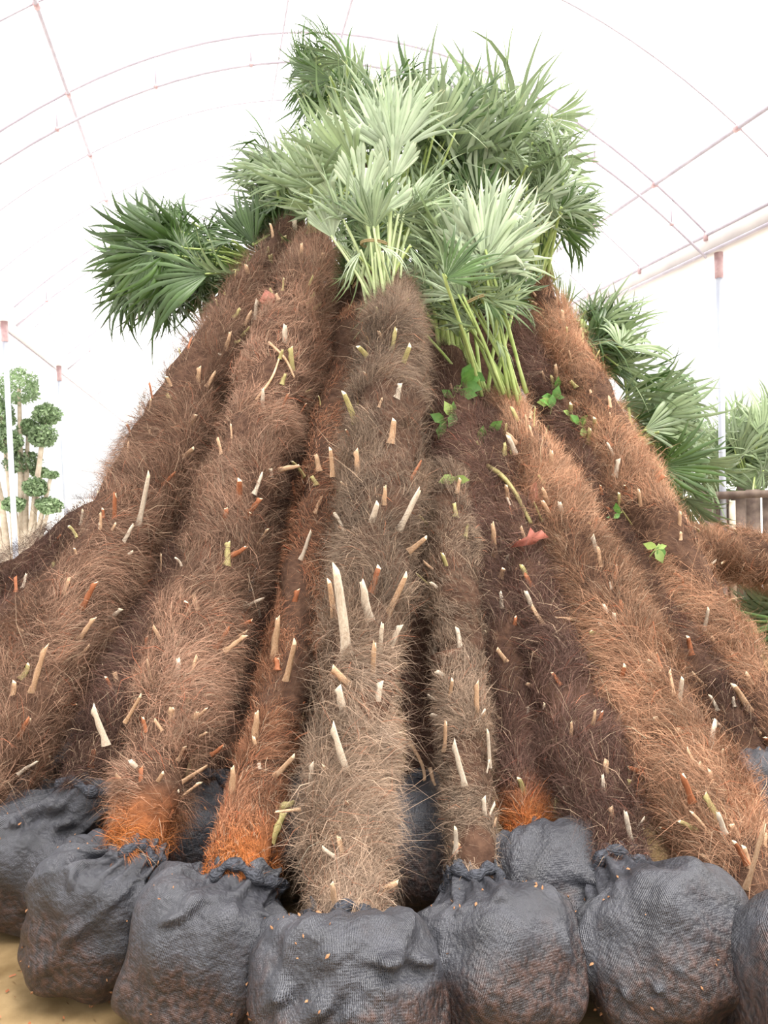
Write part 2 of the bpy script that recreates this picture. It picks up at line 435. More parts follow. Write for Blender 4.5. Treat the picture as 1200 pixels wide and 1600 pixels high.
LEAVES = {}
for key, mt in (('dark', M_leaf_dark), ('mid', M_leaf_mid), ('pale', M_leaf_pale)):
    LEAVES[key] = [blade('leaf_blade_' + key, mt, 21, 165, 0.45, 0.25, 11, fuse=0.44),
                   blade('leaf_blade_' + key, mt, 17, 115, 0.7, 0.35, 12, fuse=0.44),
                   blade('leaf_blade_' + key, mt, 12, 70, 0.9, 0.25, 13, fuse=0.38),
                   blade('leaf_blade_' + key, mt, 20, 150, 0.4, 0.75, 14),
                   blade('leaf_blade_' + key, mt, 7, 42, 0.6, 0.35, 15, fuse=0.32),
                   blade('leaf_blade_' + key, mt, 15, 100, 0.5, 1.0, 16),
                   blade('leaf_blade_' + key, mt, 14, 90, 0.9, 0.5, 17, fuse=0.34, mess=1.6),
                   blade('leaf_blade_' + key, mt, 19, 140, 0.9, 0.5, 18, mess=1.5)]
PLEAT = blade('leaf_blade_young', M_leaf_pale, 16, 85, 0.6, -0.1, 21, fuse=0.88, narrow=1.0, tipdry=0.1, mess=0.3)
BROAD = [blade('leaf_blade_broad', M_leaf_pale, 19, 118, 0.35, 0.15, 31, fuse=0.42, mess=0.8), blade('leaf_blade_broad', M_leaf_pale, 16, 100, 0.5, 0.1, 32, fuse=0.45, mess=1.0)]

def stub_mesh(name, mats, seed):
    """cut leaf base: unit length along +Z, wide at the root, cut slanting at the top"""
    r = np.random.default_rng(seed)
    n = 5; sides = 6
    V = []
    bx_, by_ = r.normal() * 0.12, 0.18 + r.normal() * 0.08
    for i in range(n):
        q = i / (n - 1)
        w = 0.16 * (1 - 0.30 * q) * (1.3 if i == 0 else 1); th = 0.06 * (1 - 0.2 * q)
        for j in range(sides):
            a = 2 * math.pi * j / sides
            x = math.cos(a) * w + bx_ * q * q; y = math.sin(a) * th + by_ * q * q
            z = q + ((0.10 * math.cos(a + seed) + r.normal() * 0.06) if i == n - 1 else 0)
            x += r.normal() * 0.022; y += r.normal() * 0.012
            V.append((x, y, z))
    F = [tuple(f) for f in grid_faces(sides, n)]
    V = np.array(V)
    c = len(V); V = np.vstack([V, V[-sides:].mean(0)])
    tri = [((n - 1) * sides + j, (n - 1) * sides + (j + 1) % sides, c) for j in range(sides)]
    fm = [0] * len(F) + [1] * len(tri)
    return mesh_np(name, V, [np.array(F), np.array(tri)], None, False, mats=mats, fmat=fm)

STUBS = {k: [stub_mesh('leaf_stub_' + k, [mt, M_cut], s) for s in range(4)] for k, mt in (('tan', M_stub_tan), ('olive', M_stub_olive), ('red', M_stub_red), ('white', M_stub_white))}

# ------------------------------------------------------------------ palm builder
FIB = dict(
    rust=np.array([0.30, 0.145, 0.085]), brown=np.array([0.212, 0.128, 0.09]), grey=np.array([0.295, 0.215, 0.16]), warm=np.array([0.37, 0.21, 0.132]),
    dark=np.array([0.11, 0.064, 0.052]), orange=np.array([0.33, 0.115, 0.035]))  # dark: shade of the gaps put into the buried palms' fibre colour

class Palm: pass
PALMS = {}

def make_palm(key, label, ball_px, path_px, rad, fib='brown', base_fib=None, n_fib=12000, n_stub=26, ball_r=0.24,
              flen=(0.06, 0.15), stub_cols=('tan', 'tan', 'red', 'red', 'tan', 'white', 'olive'), ball_z=0.235, ball=True, tip_fluff=True, seed=None, ball_pt=None, soilmix=0.25, bsq=1.0, folds=()):
    """path_px: [(x, y, depth), ...] base to top; rad: radii (fibre outer) along it"""
    p = Palm(); p.key = key
    seed = seed if seed is not None else sum(map(ord, key)) * 7
    r = np.random.default_rng(seed)
    pts = [np.array(at(*q)) if not isinstance(q, Vector) else np.array(q) for q in path_px]
    bc = np.array(ball_pt if ball_pt is not None else at_z(ball_px[0], ball_px[1], ball_z) if ball_px else pts[0])
    NP = 60
    path = catmull(pts, NP)
    wob = np.stack([snoise(path, 3, seed + 1), snoise(path, 3, seed + 2), snoise(path, 3, seed + 3)], -1) * 0.012
    path = path + wob
    S = np.linspace(0, 1, NP)
    R = np.interp(S, np.linspace(0, 1, len(rad)), rad)
    R = R * (1 + 0.10 * snoise(path, 15, seed + 40))
    R = np.convolve(np.pad(R, 2, 'edge'), np.ones(5) / 5, 'valid')
    T = np.gradient(path, axis=0); T /= np.linalg.norm(T, axis=1, keepdims=True)
    p.path, p.R, p.T = path, R, T
    base = Vector((bc[0], bc[1], 0.0)) if ball else Vector(path[0])
    p.root = empty('windmill_palm', base)
    tag(p.root, label, 'palm', 'heaped trunk palms')
    # frames: N faces camera, B sideways
    toc = np.array(CAM) - path; toc -= (toc * T).sum(1, keepdims=True) * T
    N = toc / np.linalg.norm(toc, axis=1, keepdims=True); B = np.cross(T, N)
    p.N, p.B = N, B
    # trunk core
    nu = 28; th = np.linspace(0, 2 * np.pi, nu, endpoint=False)
    core_r = R * 0.80
    dirs = np.cos(th)[None, :, None] * N[:, None, :] + np.sin(th)[None, :, None] * B[:, None, :]
    Vv = path[:, None, :] + core_r[:, None, None] * dirs
    disp = 0.022 * snoise(Vv.reshape(-1, 3), 16, seed + 5) + 0.012 * snoise(Vv.reshape(-1, 3), 40, seed + 6)
    Vv = Vv.reshape(-1, 3) + disp[:, None] * dirs.reshape(-1, 3)
    endc = path[-1] + T[-1] * 0.10
    n0 = len(Vv); Vv = np.vstack([Vv, endc, path[0]])
    j = np.arange(nu)
    capt = np.stack([np.full(nu, n0), j + (NP - 1) * nu, (j + 1) % nu + (NP - 1) * nu], -1)
    capb = np.stack([np.full(nu, n0 + 1), (j + 1) % nu, j], -1)
    ct = np.ones((len(Vv), 3))
    if base_fib == 'orange':
        kk = np.clip(1 - (np.repeat(S, nu) - 0.05) / 0.12, 0, 1)[:, None]
        ct[:n0] = 1 + kk * np.array([2.6, 1.3, 0.3])
    place('trunk', mesh_np('trunk', Vv - np.array(base), [grid_faces(nu, NP), capt, capb], M_bark, tint=ct), p.root, Matrix.Translation(base))
    # fibre coat
    n = int(n_fib * 2.95)
    s = np.where(r.uniform(size=n) < 0.05, r.uniform(0, 0.07, n), r.uniform(0, 1, n))
    side = r.uniform(0, 1, n) < 0.78
    tht = np.where(side, r.uniform(-1.85, 1.85, n), r.uniform(-np.pi, np.pi, n))
    xi = s * (NP - 1); i0 = np.minimum(xi.astype(int), NP - 2); fr = (xi - i0)[:, None]
    lerp = lambda A: A[i0] * (1 - fr) + A[i0 + 1] * fr
    pp, tt, nn, bb = lerp(path), lerp(T), lerp(N), lerp(B)
    rr = R[i0] * (1 - fr[:, 0]) + R[i0 + 1] * fr[:, 0]
    nd = np.cos(tht)[:, None] * nn + np.sin(tht)[:, None] * bb
    bd = np.cross(tt, nd)
    lump = 1 + 0.16 * snoise(pp + nd * rr[:, None], 11, seed + 8) + 0.11 * snoise(pp + nd * rr[:, None], 27, seed + 9)
    p0 = pp + nd * (rr * r.uniform(0.74, 0.93, n) * lump)[:, None]
    keep = (snoise(p0, 19, seed + 30) + 0.6 * snoise(p0, 47, seed + 31) > -0.45) | (r.uniform(size=n) < 0.15)
    p0, tt, nd, bd, s = p0[keep], tt[keep], nd[keep], bd[keep], s[keep]; n = len(p0)
    messy = r.uniform(size=n) < 0.22
    phi = 1.5 * snoise(p0, 8, seed + 11) + 1.1 * snoise(p0, 22, seed + 12) + r.normal(size=n) * 0.28
    phi = np.where((s < 0.06) & (r.uniform(size=n) < 0.6), phi + np.pi, phi)
    phi = np.where(s > 0.9, phi * 0.35, phi)
    phi = np.where(messy, r.uniform(-3.1, 3.1, n), phi)
    dt = np.cos(phi)[:, None] * tt + np.sin(phi)[:, None] * bd
    lift = np.clip(0.30 + 0.28 * snoise(p0, 14, seed + 13) + r.normal(size=n) * np.where(messy, 0.4, 0.15), 0.03, 0.95)
    L = r.uniform(flen[0], flen[1], n) * (0.75 + 0.5 * r.uniform(size=n) ** 3)
    L *= np.clip(0.5 + 0.5 * (s - 0.04) / 0.14, 0.5, 1.0) * np.where(messy, 1.35, 1.0) * np.where(r.uniform(size=n) < 0.02, 2.0, 1.0)
    rnd = lambda k: r.normal(size=(n, 3)) * k
    d1 = dt * (1 - lift)[:, None] + nd * lift[:, None] + rnd(0.07); d1 /= np.linalg.norm(d1, axis=1, keepdims=True)
    d2 = d1 * 0.5 + dt * 0.5 - nd * 0.25 * lift[:, None] - np.array([0, 0, 0.35]) + rnd(0.16); d2 /= np.linalg.norm(d2, axis=1, keepdims=True)
    p1 = p0 + d1 * (L * 0.45)[:, None]; p2 = p1 + d2 * (L * 0.55)[:, None]
    wv = np.cross(d1, nd + rnd(0.5)); wv /= np.linalg.norm(wv, axis=1, keepdims=True) + 1e-9
    w = (r.uniform(0.0003, 0.0008, n) * np.where(r.uniform(size=n) < 0.03, 1.8, 1.0))[:, None]
    VV = np.stack([p0 - wv * w, p0 + wv * w, p1 - wv * w * .85, p1 + wv * w * .85, p2], 1)
    base_i = (np.arange(n) * 5)[:, None]
    q4 = base_i + np.array([[0, 1, 3, 2]])
    q3 = base_i + np.array([[2, 3, 4]])
    c = np.broadcast_to(FIB[fib], (n, 3)).copy()
    if base_fib is not None:
        k = np.clip(1 - (s - 0.05) / 0.11 + 0.25 * snoise(p0, 12, seed + 20), 0, 1)[:, None]
        c = c * (1 - k) + FIB[base_fib] * k
    patch = 0.5 + 0.5 * snoise(p0, 7, seed + 15)
    c *= (0.42 + 0.95 * patch)[:, None]
    c = c * (1 - 0.35 * (snoise(p0, 5, seed + 16) > 0.35))[:, None] + 0.0
    c *= np.exp(r.normal(size=n) * 0.36)[:, None]
    blond = r.uniform(size=n) < 0.06
    c[blond] = np.array([0.42, 0.31, 0.22]) * r.uniform(0.7, 1.2, (blond.sum(), 1))
    red = r.uniform(size=n) < 0.03
    c[red] *= np.array([1.3, 0.75, 0.6])
    place('fibre', mesh_np('fibre', VV.reshape(-1, 3) - np.array(base), [q4, q3], M_fibre, False, tint=np.repeat(np.clip(c, 0, 0.8), 5, axis=0)), p.root, Matrix.Translation(base), kind='stuff')
    # cut leaf bases
    for k in range(int(n_stub * 1.4)):
        s_ = r.uniform(0.06, 0.97); a = r.uniform(-1.5, 1.5)
        i = int(s_ * (NP - 1))
        ndv = Vector(math.cos(a) * N[i] + math.sin(a) * B[i]); tv = Vector(T[i])
        d = (tv * r.uniform(0.7, 1.0) + ndv * r.uniform(0.25, 0.75) + Vector(r.normal(size=3) * 0.18)).normalized()
        cols = stub_cols if s_ < 0.75 else ('olive', 'tan', 'olive')
        add_stub(p, Vector(path[i]) + ndv * (R[i] * 0.78), d, r.uniform(0.03, 0.10), cols[int(r.integers(len(cols)))], ndv, r.uniform(0.3, 0.75))
    if ball: make_ball(p, bc, base, ball_r, seed, soilmix, bsq, folds)
    PALMS[key] = p
    return p

def add_stub(p, pos, d, L, colour, outward, fat=1.0):
    y = outward - d * outward.dot(d)
    y = y.normalized() if y.length > 1e-4 else Vector((0, 1, 0))
    x = y.cross(d)
    k = 0.13 * fat
    M = Matrix((x * k, y * k, d * L)).transposed().to_4x4()
    M.translation = pos
    place('leaf_stub', random.choice(STUBS[colour]), p.root, M)

def surf(p, x, y, depth_in=0.85):
    """point on the camera side of a palm's trunk seen at pixel (x, y)"""
    best = None
    for i in range(len(p.path)):
        a, b, d = proj(p.path[i]); e = (a - x) ** 2 + (b - y) ** 2
        if best is None or e < best[0]: best = (e, d, i)
    e, d, i = best
    rpx = p.R[i] / d * FPX
    off = min(0.95, math.sqrt(e) / rpx)
    return at(x, y, d - p.R[i] * depth_in * math.sqrt(1 - off * off)), i

def hero_stub(key, x0, y0, x1, y1, colour, wpx=16, rise=0.5):
    p = PALMS[key]
    a, i = surf(p, x0, y0, 0.8)
    d0 = proj(a)[2]
    b = at(x1, y1, d0 - rise * 0.5 * math.hypot(x1 - x0, y1 - y0) / FPX * d0)
    v = b - a
    fat = 0.62 * (wpx / FPX * d0) / (2 * 0.14) / 0.13
    nd = (CAM - a); 
    add_stub(p, a, v.normalized(), v.length, colour, nd.normalized(), fat)

def make_ball(p, bc, base, R, seed, soilmix, bsq, folds=()):
    r = np.random.default_rng(seed + 50)
    p0, p1 = p.path[0], p.path[2]
    neck_c = p.path[1]; neck_r = p.R[1] * 0.96
    lean = Vector(neck_c - bc).normalized()
    ax = (lean * 0.75 + Vector((0, 0, 1)) * 0.45).normalized()
    _, bvec, nvec = frame(ax)
    rot = r.uniform(0, 1.5)
    bvec2 = bvec * math.cos(rot) + nvec * math.sin(rot); nvec2 = -bvec * math.sin(rot) + nvec * math.cos(rot)
    A, Bv, Nv = np.array(ax), np.array(bvec2), np.array(nvec2)
    hi = len(folds) > 0; nu = 150 if hi else 64
    u = np.linspace(0, 2 * np.pi, nu, endpoint=False)
    nsq = 2.9
    ru = (np.abs(np.cos(u)) ** nsq + np.abs(np.sin(u)) ** nsq) ** (-1 / nsq)
    ru = 0.5 * ru + 0.5
    rows = []; tint = []; uvr = []
    prof = [(0.0, -0.95), (0.35, -0.95), (0.68, -0.90), (0.88, -0.78), (0.98, -0.55), (1.03, -0.2), (1.04, 0.25), (1.0, 0.55), (0.88, 0.78), (0.66, 0.88)]
    pr = catmull([(a, b, 0) for a, b in prof], 72 if hi else 30)[:, :2]
    for i, (a, h) in enumerate(pr):
        c = bc + A * (h * R * bsq)
        ring = c + (a * R * ru)[:, None] * (np.cos(u)[:, None] * Bv + np.sin(u)[:, None] * Nv)
        rows.append(ring)
        tt = np.clip(0.6 - 1.0 * (h + 0.35), 0, 0.6)
        tint.append(np.full(nu, tt))
    # neck: blend from shoulder ring to gathered net round the trunk
    last = rows[-1]; tv = p.T[1]
    e1 = np.array(frame(Vector(tv))[1]); e2 = np.cross(tv, e1)
    d0 = last - last.mean(0)
    cu, su = d0 @ e1, d0 @ e2
    ang = np.arctan2(su, cu)
    ringdir = np.cos(ang)[:, None] * e1 + np.sin(ang)[:, None] * e2
    for q in np.linspace(0.06, 1, 18 if hi else 8):
        tgt = neck_c - tv * 0.03 * (1 - q) + ringdir * neck_r * (1.0 + 0.05 * np.sin(q * 9))
        rows.append(last * (1 - q) + tgt * q); tint.append(np.full(nu, 0.0))
    flare = neck_c + tv * 0.035 + ringdir * (neck_r * 1.13); rows.append(flare); tint.append(np.full(nu, 0.0))
    V = np.concatenate(rows); nv = len(rows)
    tint = np.concatenate(tint)
    cen = bc
    out = V - cen; out /= np.linalg.norm(out, axis=1, keepdims=True) + 1e-9
    vv = np.repeat(np.arange(nv), nu) / (nv - 1); uu = np.tile(u, nv)
    lump = 0.024 * snoise(V, 13, seed + 60) + 0.014 * snoise(V, 34, seed + 61)
    nwarp = snoise(V, 7, seed + 62)
    pleat = np.sin(uu * 13 + 3 * nwarp + 5 * vv) * 0.5 + np.sin(uu * 21 + 4 * nwarp) * 0.3
    pw = np.clip((vv - 0.55) / 0.3, 0, 1)
    twist = np.maximum(0, np.sin(uu * 5 + 9 * vv + 2 * nwarp)) ** 6 * 0.014
    V = V + out * (lump * (1 - 0.5 * pw) + 0.016 * pleat * pw + twist * np.clip((vv - 0.2) / 0.3, 0, 1))[:, None]
    tint = np.clip(tint + soilmix * (0.5 + 0.5 * snoise(V, 8, seed + 63)) * (1 - pw), 0, 1)
    for pts_, wpx in folds:
        cx, cy, dd = proj(Vector(bc)); out3 = []
        for x, y in pts_:
            rp = R * 1.05 / dd * FPX; o = min(0.97, math.hypot(x - cx, y - cy) / rp)
            out3.append(np.array(at(x, y, dd - R * 1.05 * math.sqrt(1 - o * o))))
        q = catmull(out3, 40); sg = wpx / FPX * dd
        e_ = np.minimum(1, np.minimum(np.arange(40), np.arange(40)[::-1]) / 8)
        dist = np.linalg.norm(V[:, None, :] - q[None], axis=2); kmin = dist.argmin(1); dm = dist.min(1)
        upv = (V - q[kmin]) @ np.array(UP)
        out_f = -np.array(FWD) * 0.6 + out * 0.7
        ridge = np.exp(-(dm / sg) ** 2) - 0.9 * np.exp(-((upv + 1.5 * sg) / sg) ** 2) * np.exp(-(dm / (2.6 * sg)) ** 2)
        V = V + out_f * (ridge * e_[kmin] * sg * 1.9)[:, None]
        tint = np.clip(tint - 0.5 * np.exp(-(dm / (2 * sg)) ** 2), 0, 1)
    dz = V[:, 2].min()
    low = V[:, 2] < 0.03
    if dz > 0: V[:, 2] -= dz * np.clip(1 - (V[:, 2] - dz) / 0.25, 0, 1)
    V[:, 2] = np.where(V[:, 2] < 0.05, 0.0 + 0.05 * np.exp((V[:, 2] - 0.05) / 0.08), V[:, 2])
    V[:, 2] -= 0.014
    me = mesh_np('root_ball', V - np.array(base), [grid_faces(nu, nv)], M_net, True, tint=np.repeat(tint[:, None], 3, axis=1))
    uvl = me.uv_layers.new(name='weave')
    li = np.empty(len(me.loops), dtype=np.int32); me.loops.foreach_get('vertex_index', li)
    Uc = uu[li] / (2 * np.pi); Vc = vv[li]
    # unwrap the seam
    Uq = Uc.reshape(-1, 4); Uq = np.where(Uq < Uq.max(1, keepdims=True) - 0.5, Uq + 1, Uq)
    uvl.data.foreach_set('uv', np.stack([Uq.ravel() * 1.55 * 1.5, Vc * 1.5], -1).astype(np.float32).ravel())
    rb = place('root_ball', me, p.root, Matrix.Translation(base))
    # gathered net collar with ragged rim, and a twisted tie
    th = np.linspace(0, 2 * np.pi, 64)
    rr = neck_r * (1.05 + 0.05 * np.sin(th * 7 + seed) + 0.03 * np.sin(th * 17))
    ring = neck_c - tv * 0.012 + rr[:, None] * (np.cos(th)[:, None] * e1 + np.sin(th)[:, None] * e2) + tv * (0.018 * np.sin(th * 4 + seed))[:, None]
    mc = tube('net_collar', ring - np.array(base), 0.020 + 0.007 * np.sin(th * 11), M_net_fold, 7, 0.8)
    place('net_collar', mc, rb, Matrix.Translation(base))
    sel = np.where((vv > 0.25) & (vv < 0.93))[0]
    sel = sel[r.integers(0, len(sel), 90 if hi else 25)]
    sel = sel[snoise(V[sel], 9, seed + 70) > -0.1]
    if len(sel):
        k_ = len(sel); a_ = r.normal(size=(k_, 3)); a_ /= np.linalg.norm(a_, axis=1, keepdims=True)
        b_ = np.cross(a_, out[sel]); b_ /= np.linalg.norm(b_, axis=1, keepdims=True) + 1e-9
        q0 = V[sel] + out[sel] * 0.003; sz = r.uniform(0.003, 0.010, (k_, 1))
        CV = np.stack([q0 - a_ * sz, q0 + b_ * sz * .5, q0 + a_ * sz, q0 - b_ * sz * .5, q0 + out[sel] * sz * .7], 1).reshape(-1, 3)
        CF = ((np.arange(k_) * 5)[:, None, None] + np.array([[[0, 1, 4], [1, 2, 4], [2, 3, 4], [3, 0, 4]]])).reshape(-1, 3)
        place('soil_crumbs', mesh_np('soil_crumbs', CV - np.array(base), CF, M_crumb, False), rb, Matrix.Translation(base), kind='stuff')
    p.ball = rb; p.ball_c = bc; p.ball_R = R

M_crumb = noise_mat('orange_crumbs', (0.22, 0.10, 0.05), (0.42, 0.22, 0.11), scale=30, rough=0.9)
M_net_fold = noise_mat('bunched_netting', (0.012, 0.013, 0.018), (0.075, 0.08, 0.10), scale=70, rough=0.55, spec=0.4, bump=0.8, stretch=(1, 1, 3))

# ------------------------------------------------------------------ leaves
def add_leaf(p, base_pt, hub, tip_dir, L, variant, colour, normal, petiole=True, pale=False, pr=0.008):
    F_ = Vector(tip_dir).normalized(); N_ = Vector(normal); N_ = (N_ - F_ * N_.dot(F_)).normalized(); X_ = F_.cross(N_)
    M = Matrix((X_ * L, F_ * L, N_ * L)).transposed().to_4x4(); M.translation = hub
    me = PLEAT if variant == 'pleat' else BROAD[variant - 10] if variant >= 10 else LEAVES[colour][variant]
    lf = place('leaf', me, p.root, M)
    if petiole:
        a, b = np.array(base_pt), np.array(hub)
        mid = (a + b) / 2 + np.array(-F_) * 0.0 + np.array([0, 0, 0.04 * np.linalg.norm(b - a)])
        e = b + np.array(F_) * 0.03 * L
        pts = catmull([a, mid, b, e], 9)
        mesh = tube('petiole', pts - np.array(hub), np.linspace(pr * 1.5, pr * 0.8, 9), M_petiole_pale if pale else M_petiole, 6, 0.7)
        place('petiole', mesh, lf, Matrix.Translation(hub))
    return lf

def cluster(key, base, hub, hub_r, n, ang, ang_sd, L, colours, variants, depth_sd=0.2, fwd=(-0.5, 0.5), face=0.8, seed=1, bjit=10, pale=False, pr=0.008, petiole=True):
    """n leaves of palm key: petioles start near pixel base (x,y,d), hubs about pixel hub (x,y,d), blades aim at angle ang (deg, image, ccw from right)"""
    p = PALMS[key]; r = np.random.default_rng(seed)
    for k in range(n):
        bpt = at(base[0] + r.normal() * bjit, base[1] + r.normal() * bjit, base[2] + r.normal() * 0.04)
        hx, hy = r.normal(size=2)
        hp = at(hub[0] + hx * hub_r[0], hub[1] + hy * hub_r[1], hub[2] + r.normal() * depth_sd)
        a = math.radians(ang + r.normal() * ang_sd + math.degrees(0))
        fw = r.uniform(*fwd)
        tip = RIGHT * math.cos(a) + UP * math.sin(a) + FWD * fw
        nrm = -FWD * face + Vector(r.normal(size=3)) * 0.6
        add_leaf(p, bpt, hp, tip, r.uniform(*L), int(r.choice(variants)), str(r.choice(colours)), nrm, pale=pale, pr=pr, petiole=petiole)

# ------------------------------------------------------------------ the heap of palms
make_palm('centre', 'foremost central palm trunk with long bleached leaf stubs, its netted ball at bottom centre', (545, 1535),
          [(545, 1450, 2.28), (552, 1240, 2.55), (583, 900, 3.05), (608, 620, 3.62), (618, 450, 4.1)], [0.105, 0.115, 0.132, 0.145, 0.152, 0.165, 0.18, 0.182, 0.152, 0.08],
          'grey', 'grey', 30000, 22, 0.245, bsq=0.88, folds=[([(405, 1590), (450, 1540), (540, 1490), (600, 1470)], 9), ([(470, 1600), (520, 1550), (560, 1505), (640, 1490), (690, 1495)], 11), ([(590, 1490), (620, 1508), (650, 1505), (690, 1480)], 8), ([(440, 1480), (500, 1462), (560, 1470), (620, 1460)], 8), ([(520, 1610), (545, 1570), (560, 1540)], 6), ([(430, 1520), (490, 1490), (560, 1478)], 6)])
make_palm('slim_orange', 'slim palm with smooth orange fibre at its foot, just left of the central trunk', (322, 1482),
          [(375, 1392, 2.42), (420, 1170, 2.80), (478, 900, 3.45), (556, 500, 4.5)], [0.11, 0.105, 0.10, 0.10, 0.115, 0.135, 0.14, 0.10],
          'rust', 'orange', 15000, 12, 0.226, (0.03, 0.075), folds=[([(285, 1430), (305, 1405), (340, 1390)], 8), ([(395, 1400), (420, 1420), (445, 1450)], 9), ([(340, 1400), (330, 1440), (300, 1480)], 5), ([(240, 1440), (300, 1420), (370, 1400)], 6)])
make_palm('shaggy_left', 'thick shaggy palm with narrow orange foot, its grey netted ball second from left', (150, 1424),
          [(205, 1345, 2.58), (255, 1170, 2.85), (345, 880, 3.4), (425, 610, 4.0), (492, 385, 4.65)], [0.078, 0.098, 0.132, 0.17, 0.19, 0.2, 0.205, 0.20, 0.19, 0.11],
          'brown', 'orange', 28000, 36, 0.208, bsq=1.12, folds=[([(80, 1350), (140, 1325), (200, 1340)], 8), ([(90, 1330), (115, 1350), (110, 1390)], 7)])
make_palm('far_left', 'thick shaggy palm running out of the left edge, crown end tucked under dark leaves', (-130, 1345),
          [(-70, 1300, 2.85), (40, 1110, 3.15), (185, 840, 3.7), (330, 570, 4.4), (462, 352, 5.1)], [0.13, 0.16, 0.19, 0.20, 0.205, 0.21, 0.21, 0.20, 0.18, 0.09],
          'brown', None, 28000, 42, 0.25)
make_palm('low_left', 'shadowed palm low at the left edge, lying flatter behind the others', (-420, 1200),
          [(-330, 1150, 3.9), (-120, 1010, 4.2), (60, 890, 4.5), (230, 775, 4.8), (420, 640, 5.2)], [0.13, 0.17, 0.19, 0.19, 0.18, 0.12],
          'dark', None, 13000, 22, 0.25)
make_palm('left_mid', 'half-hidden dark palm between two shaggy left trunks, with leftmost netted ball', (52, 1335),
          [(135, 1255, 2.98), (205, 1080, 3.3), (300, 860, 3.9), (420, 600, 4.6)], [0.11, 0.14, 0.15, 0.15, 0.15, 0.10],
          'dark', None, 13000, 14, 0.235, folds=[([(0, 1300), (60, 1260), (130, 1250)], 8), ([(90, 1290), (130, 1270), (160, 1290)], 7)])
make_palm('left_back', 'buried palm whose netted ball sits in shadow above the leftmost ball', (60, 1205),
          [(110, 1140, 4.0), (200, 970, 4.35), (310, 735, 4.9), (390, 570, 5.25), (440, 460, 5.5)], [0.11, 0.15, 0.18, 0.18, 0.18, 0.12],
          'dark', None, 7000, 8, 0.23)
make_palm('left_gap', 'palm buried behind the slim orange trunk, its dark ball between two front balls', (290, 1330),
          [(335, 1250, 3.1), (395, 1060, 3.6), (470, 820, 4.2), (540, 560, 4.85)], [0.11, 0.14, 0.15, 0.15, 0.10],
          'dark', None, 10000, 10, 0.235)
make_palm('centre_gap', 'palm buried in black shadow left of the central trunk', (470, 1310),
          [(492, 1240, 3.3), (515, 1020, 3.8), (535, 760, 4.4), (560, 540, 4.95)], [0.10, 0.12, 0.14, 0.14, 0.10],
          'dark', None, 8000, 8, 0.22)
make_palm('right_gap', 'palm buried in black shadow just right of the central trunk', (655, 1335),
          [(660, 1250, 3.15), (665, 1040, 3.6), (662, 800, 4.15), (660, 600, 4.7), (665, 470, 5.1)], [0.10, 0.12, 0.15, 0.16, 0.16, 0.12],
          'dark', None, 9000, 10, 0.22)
make_palm('slim_grey', 'slim grey-brown palm right of the central trunk, above a boxy netted ball', (788, 1492),
          [(745, 1385, 2.42), (733, 1200, 2.72), (715, 1000, 3.15), (695, 740, 3.75)], [0.08, 0.078, 0.08, 0.09, 0.10, 0.12, 0.13, 0.10],
          'grey', None, 14000, 14, 0.215, (0.03, 0.08), ('tan', 'white', 'white'), bsq=0.92, folds=[([(690, 1430), (730, 1405), (790, 1400), (840, 1420)], 7), ([(690, 1440), (685, 1500), (690, 1560)], 6), ([(880, 1440), (885, 1500), (880, 1560)], 6)])
make_palm('orange_back', 'shadowed palm with glowing orange foot right of the slim grey trunk', (868, 1395),
          [(838, 1335, 2.74), (808, 1180, 3.0), (775, 1000, 3.35), (735, 780, 3.85), (695, 560, 4.4)], [0.105, 0.11, 0.14, 0.16, 0.165, 0.17, 0.12],
          'dark', 'orange', 16000, 22, 0.235, folds=[([(840, 1400), (890, 1375), (940, 1370), (985, 1360)], 9), ([(890, 1430), (930, 1390), (985, 1372)], 8)])
make_palm('dark_right', 'dark brown palm beside the broad right trunk, with large creased netted ball', (1040, 1485),
          [(960, 1365, 2.5), (925, 1230, 2.75), (860, 1010, 3.25), (800, 800, 3.8), (755, 640, 4.3)], [0.10, 0.115, 0.138, 0.155, 0.16, 0.15, 0.11],
          'dark', None, 19000, 28, 0.25, bsq=0.84, folds=[([(940, 1450), (990, 1500), (1050, 1560), (1100, 1610)], 6), ([(955, 1525), (990, 1560), (1030, 1610)], 5), ([(905, 1470), (935, 1430), (985, 1395), (1030, 1375)], 9), ([(915, 1500), (910, 1560), (920, 1610)], 8), ([(980, 1440), (1040, 1490), (1110, 1560)], 4), ([(930, 1400), (980, 1385), (1040, 1372)], 7)])
make_palm('broad_right', 'broad reddish-brown palm slanting to the bottom right corner', (1300, 1560),
          [(1235, 1500, 2.3), (1120, 1300, 2.62), (1010, 1085, 3.05), (895, 860, 3.6), (785, 635, 4.3)], [0.125, 0.14, 0.158, 0.175, 0.185, 0.19, 0.19, 0.185, 0.16, 0.10],
          'warm', None, 28000, 46, 0.255)
make_palm('rear_right', 'palm leaning behind the broad right trunk, topping out beside the right crowns', (1330, 1290),
          [(1270, 1245, 3.35), (1135, 1040, 3.8), (1005, 805, 4.35), (915, 620, 4.9), (842, 440, 5.5)], [0.14, 0.17, 0.185, 0.19, 0.19, 0.185, 0.17, 0.09],
          'warm', None, 24000, 40, 0.25)
make_palm('rear_right_low', 'shadowed palm wedged between the two slanting right trunks', (1215, 1262),
          [(1180, 1215, 3.35), (1080, 1050, 3.75), (960, 830, 4.35), (860, 640, 4.95), (800, 500, 5.4)], [0.12, 0.15, 0.16, 0.16, 0.16, 0.12],
          'dark', None, 14000, 20, 0.24)
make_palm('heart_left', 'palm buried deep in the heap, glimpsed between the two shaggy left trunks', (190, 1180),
          [(230, 1120, 4.3), (300, 900, 4.7), (385, 680, 5.15), (470, 440, 5.7)], [0.14, 0.18, 0.19, 0.19, 0.15], 'dark', None, 8000, 10, 0.24)
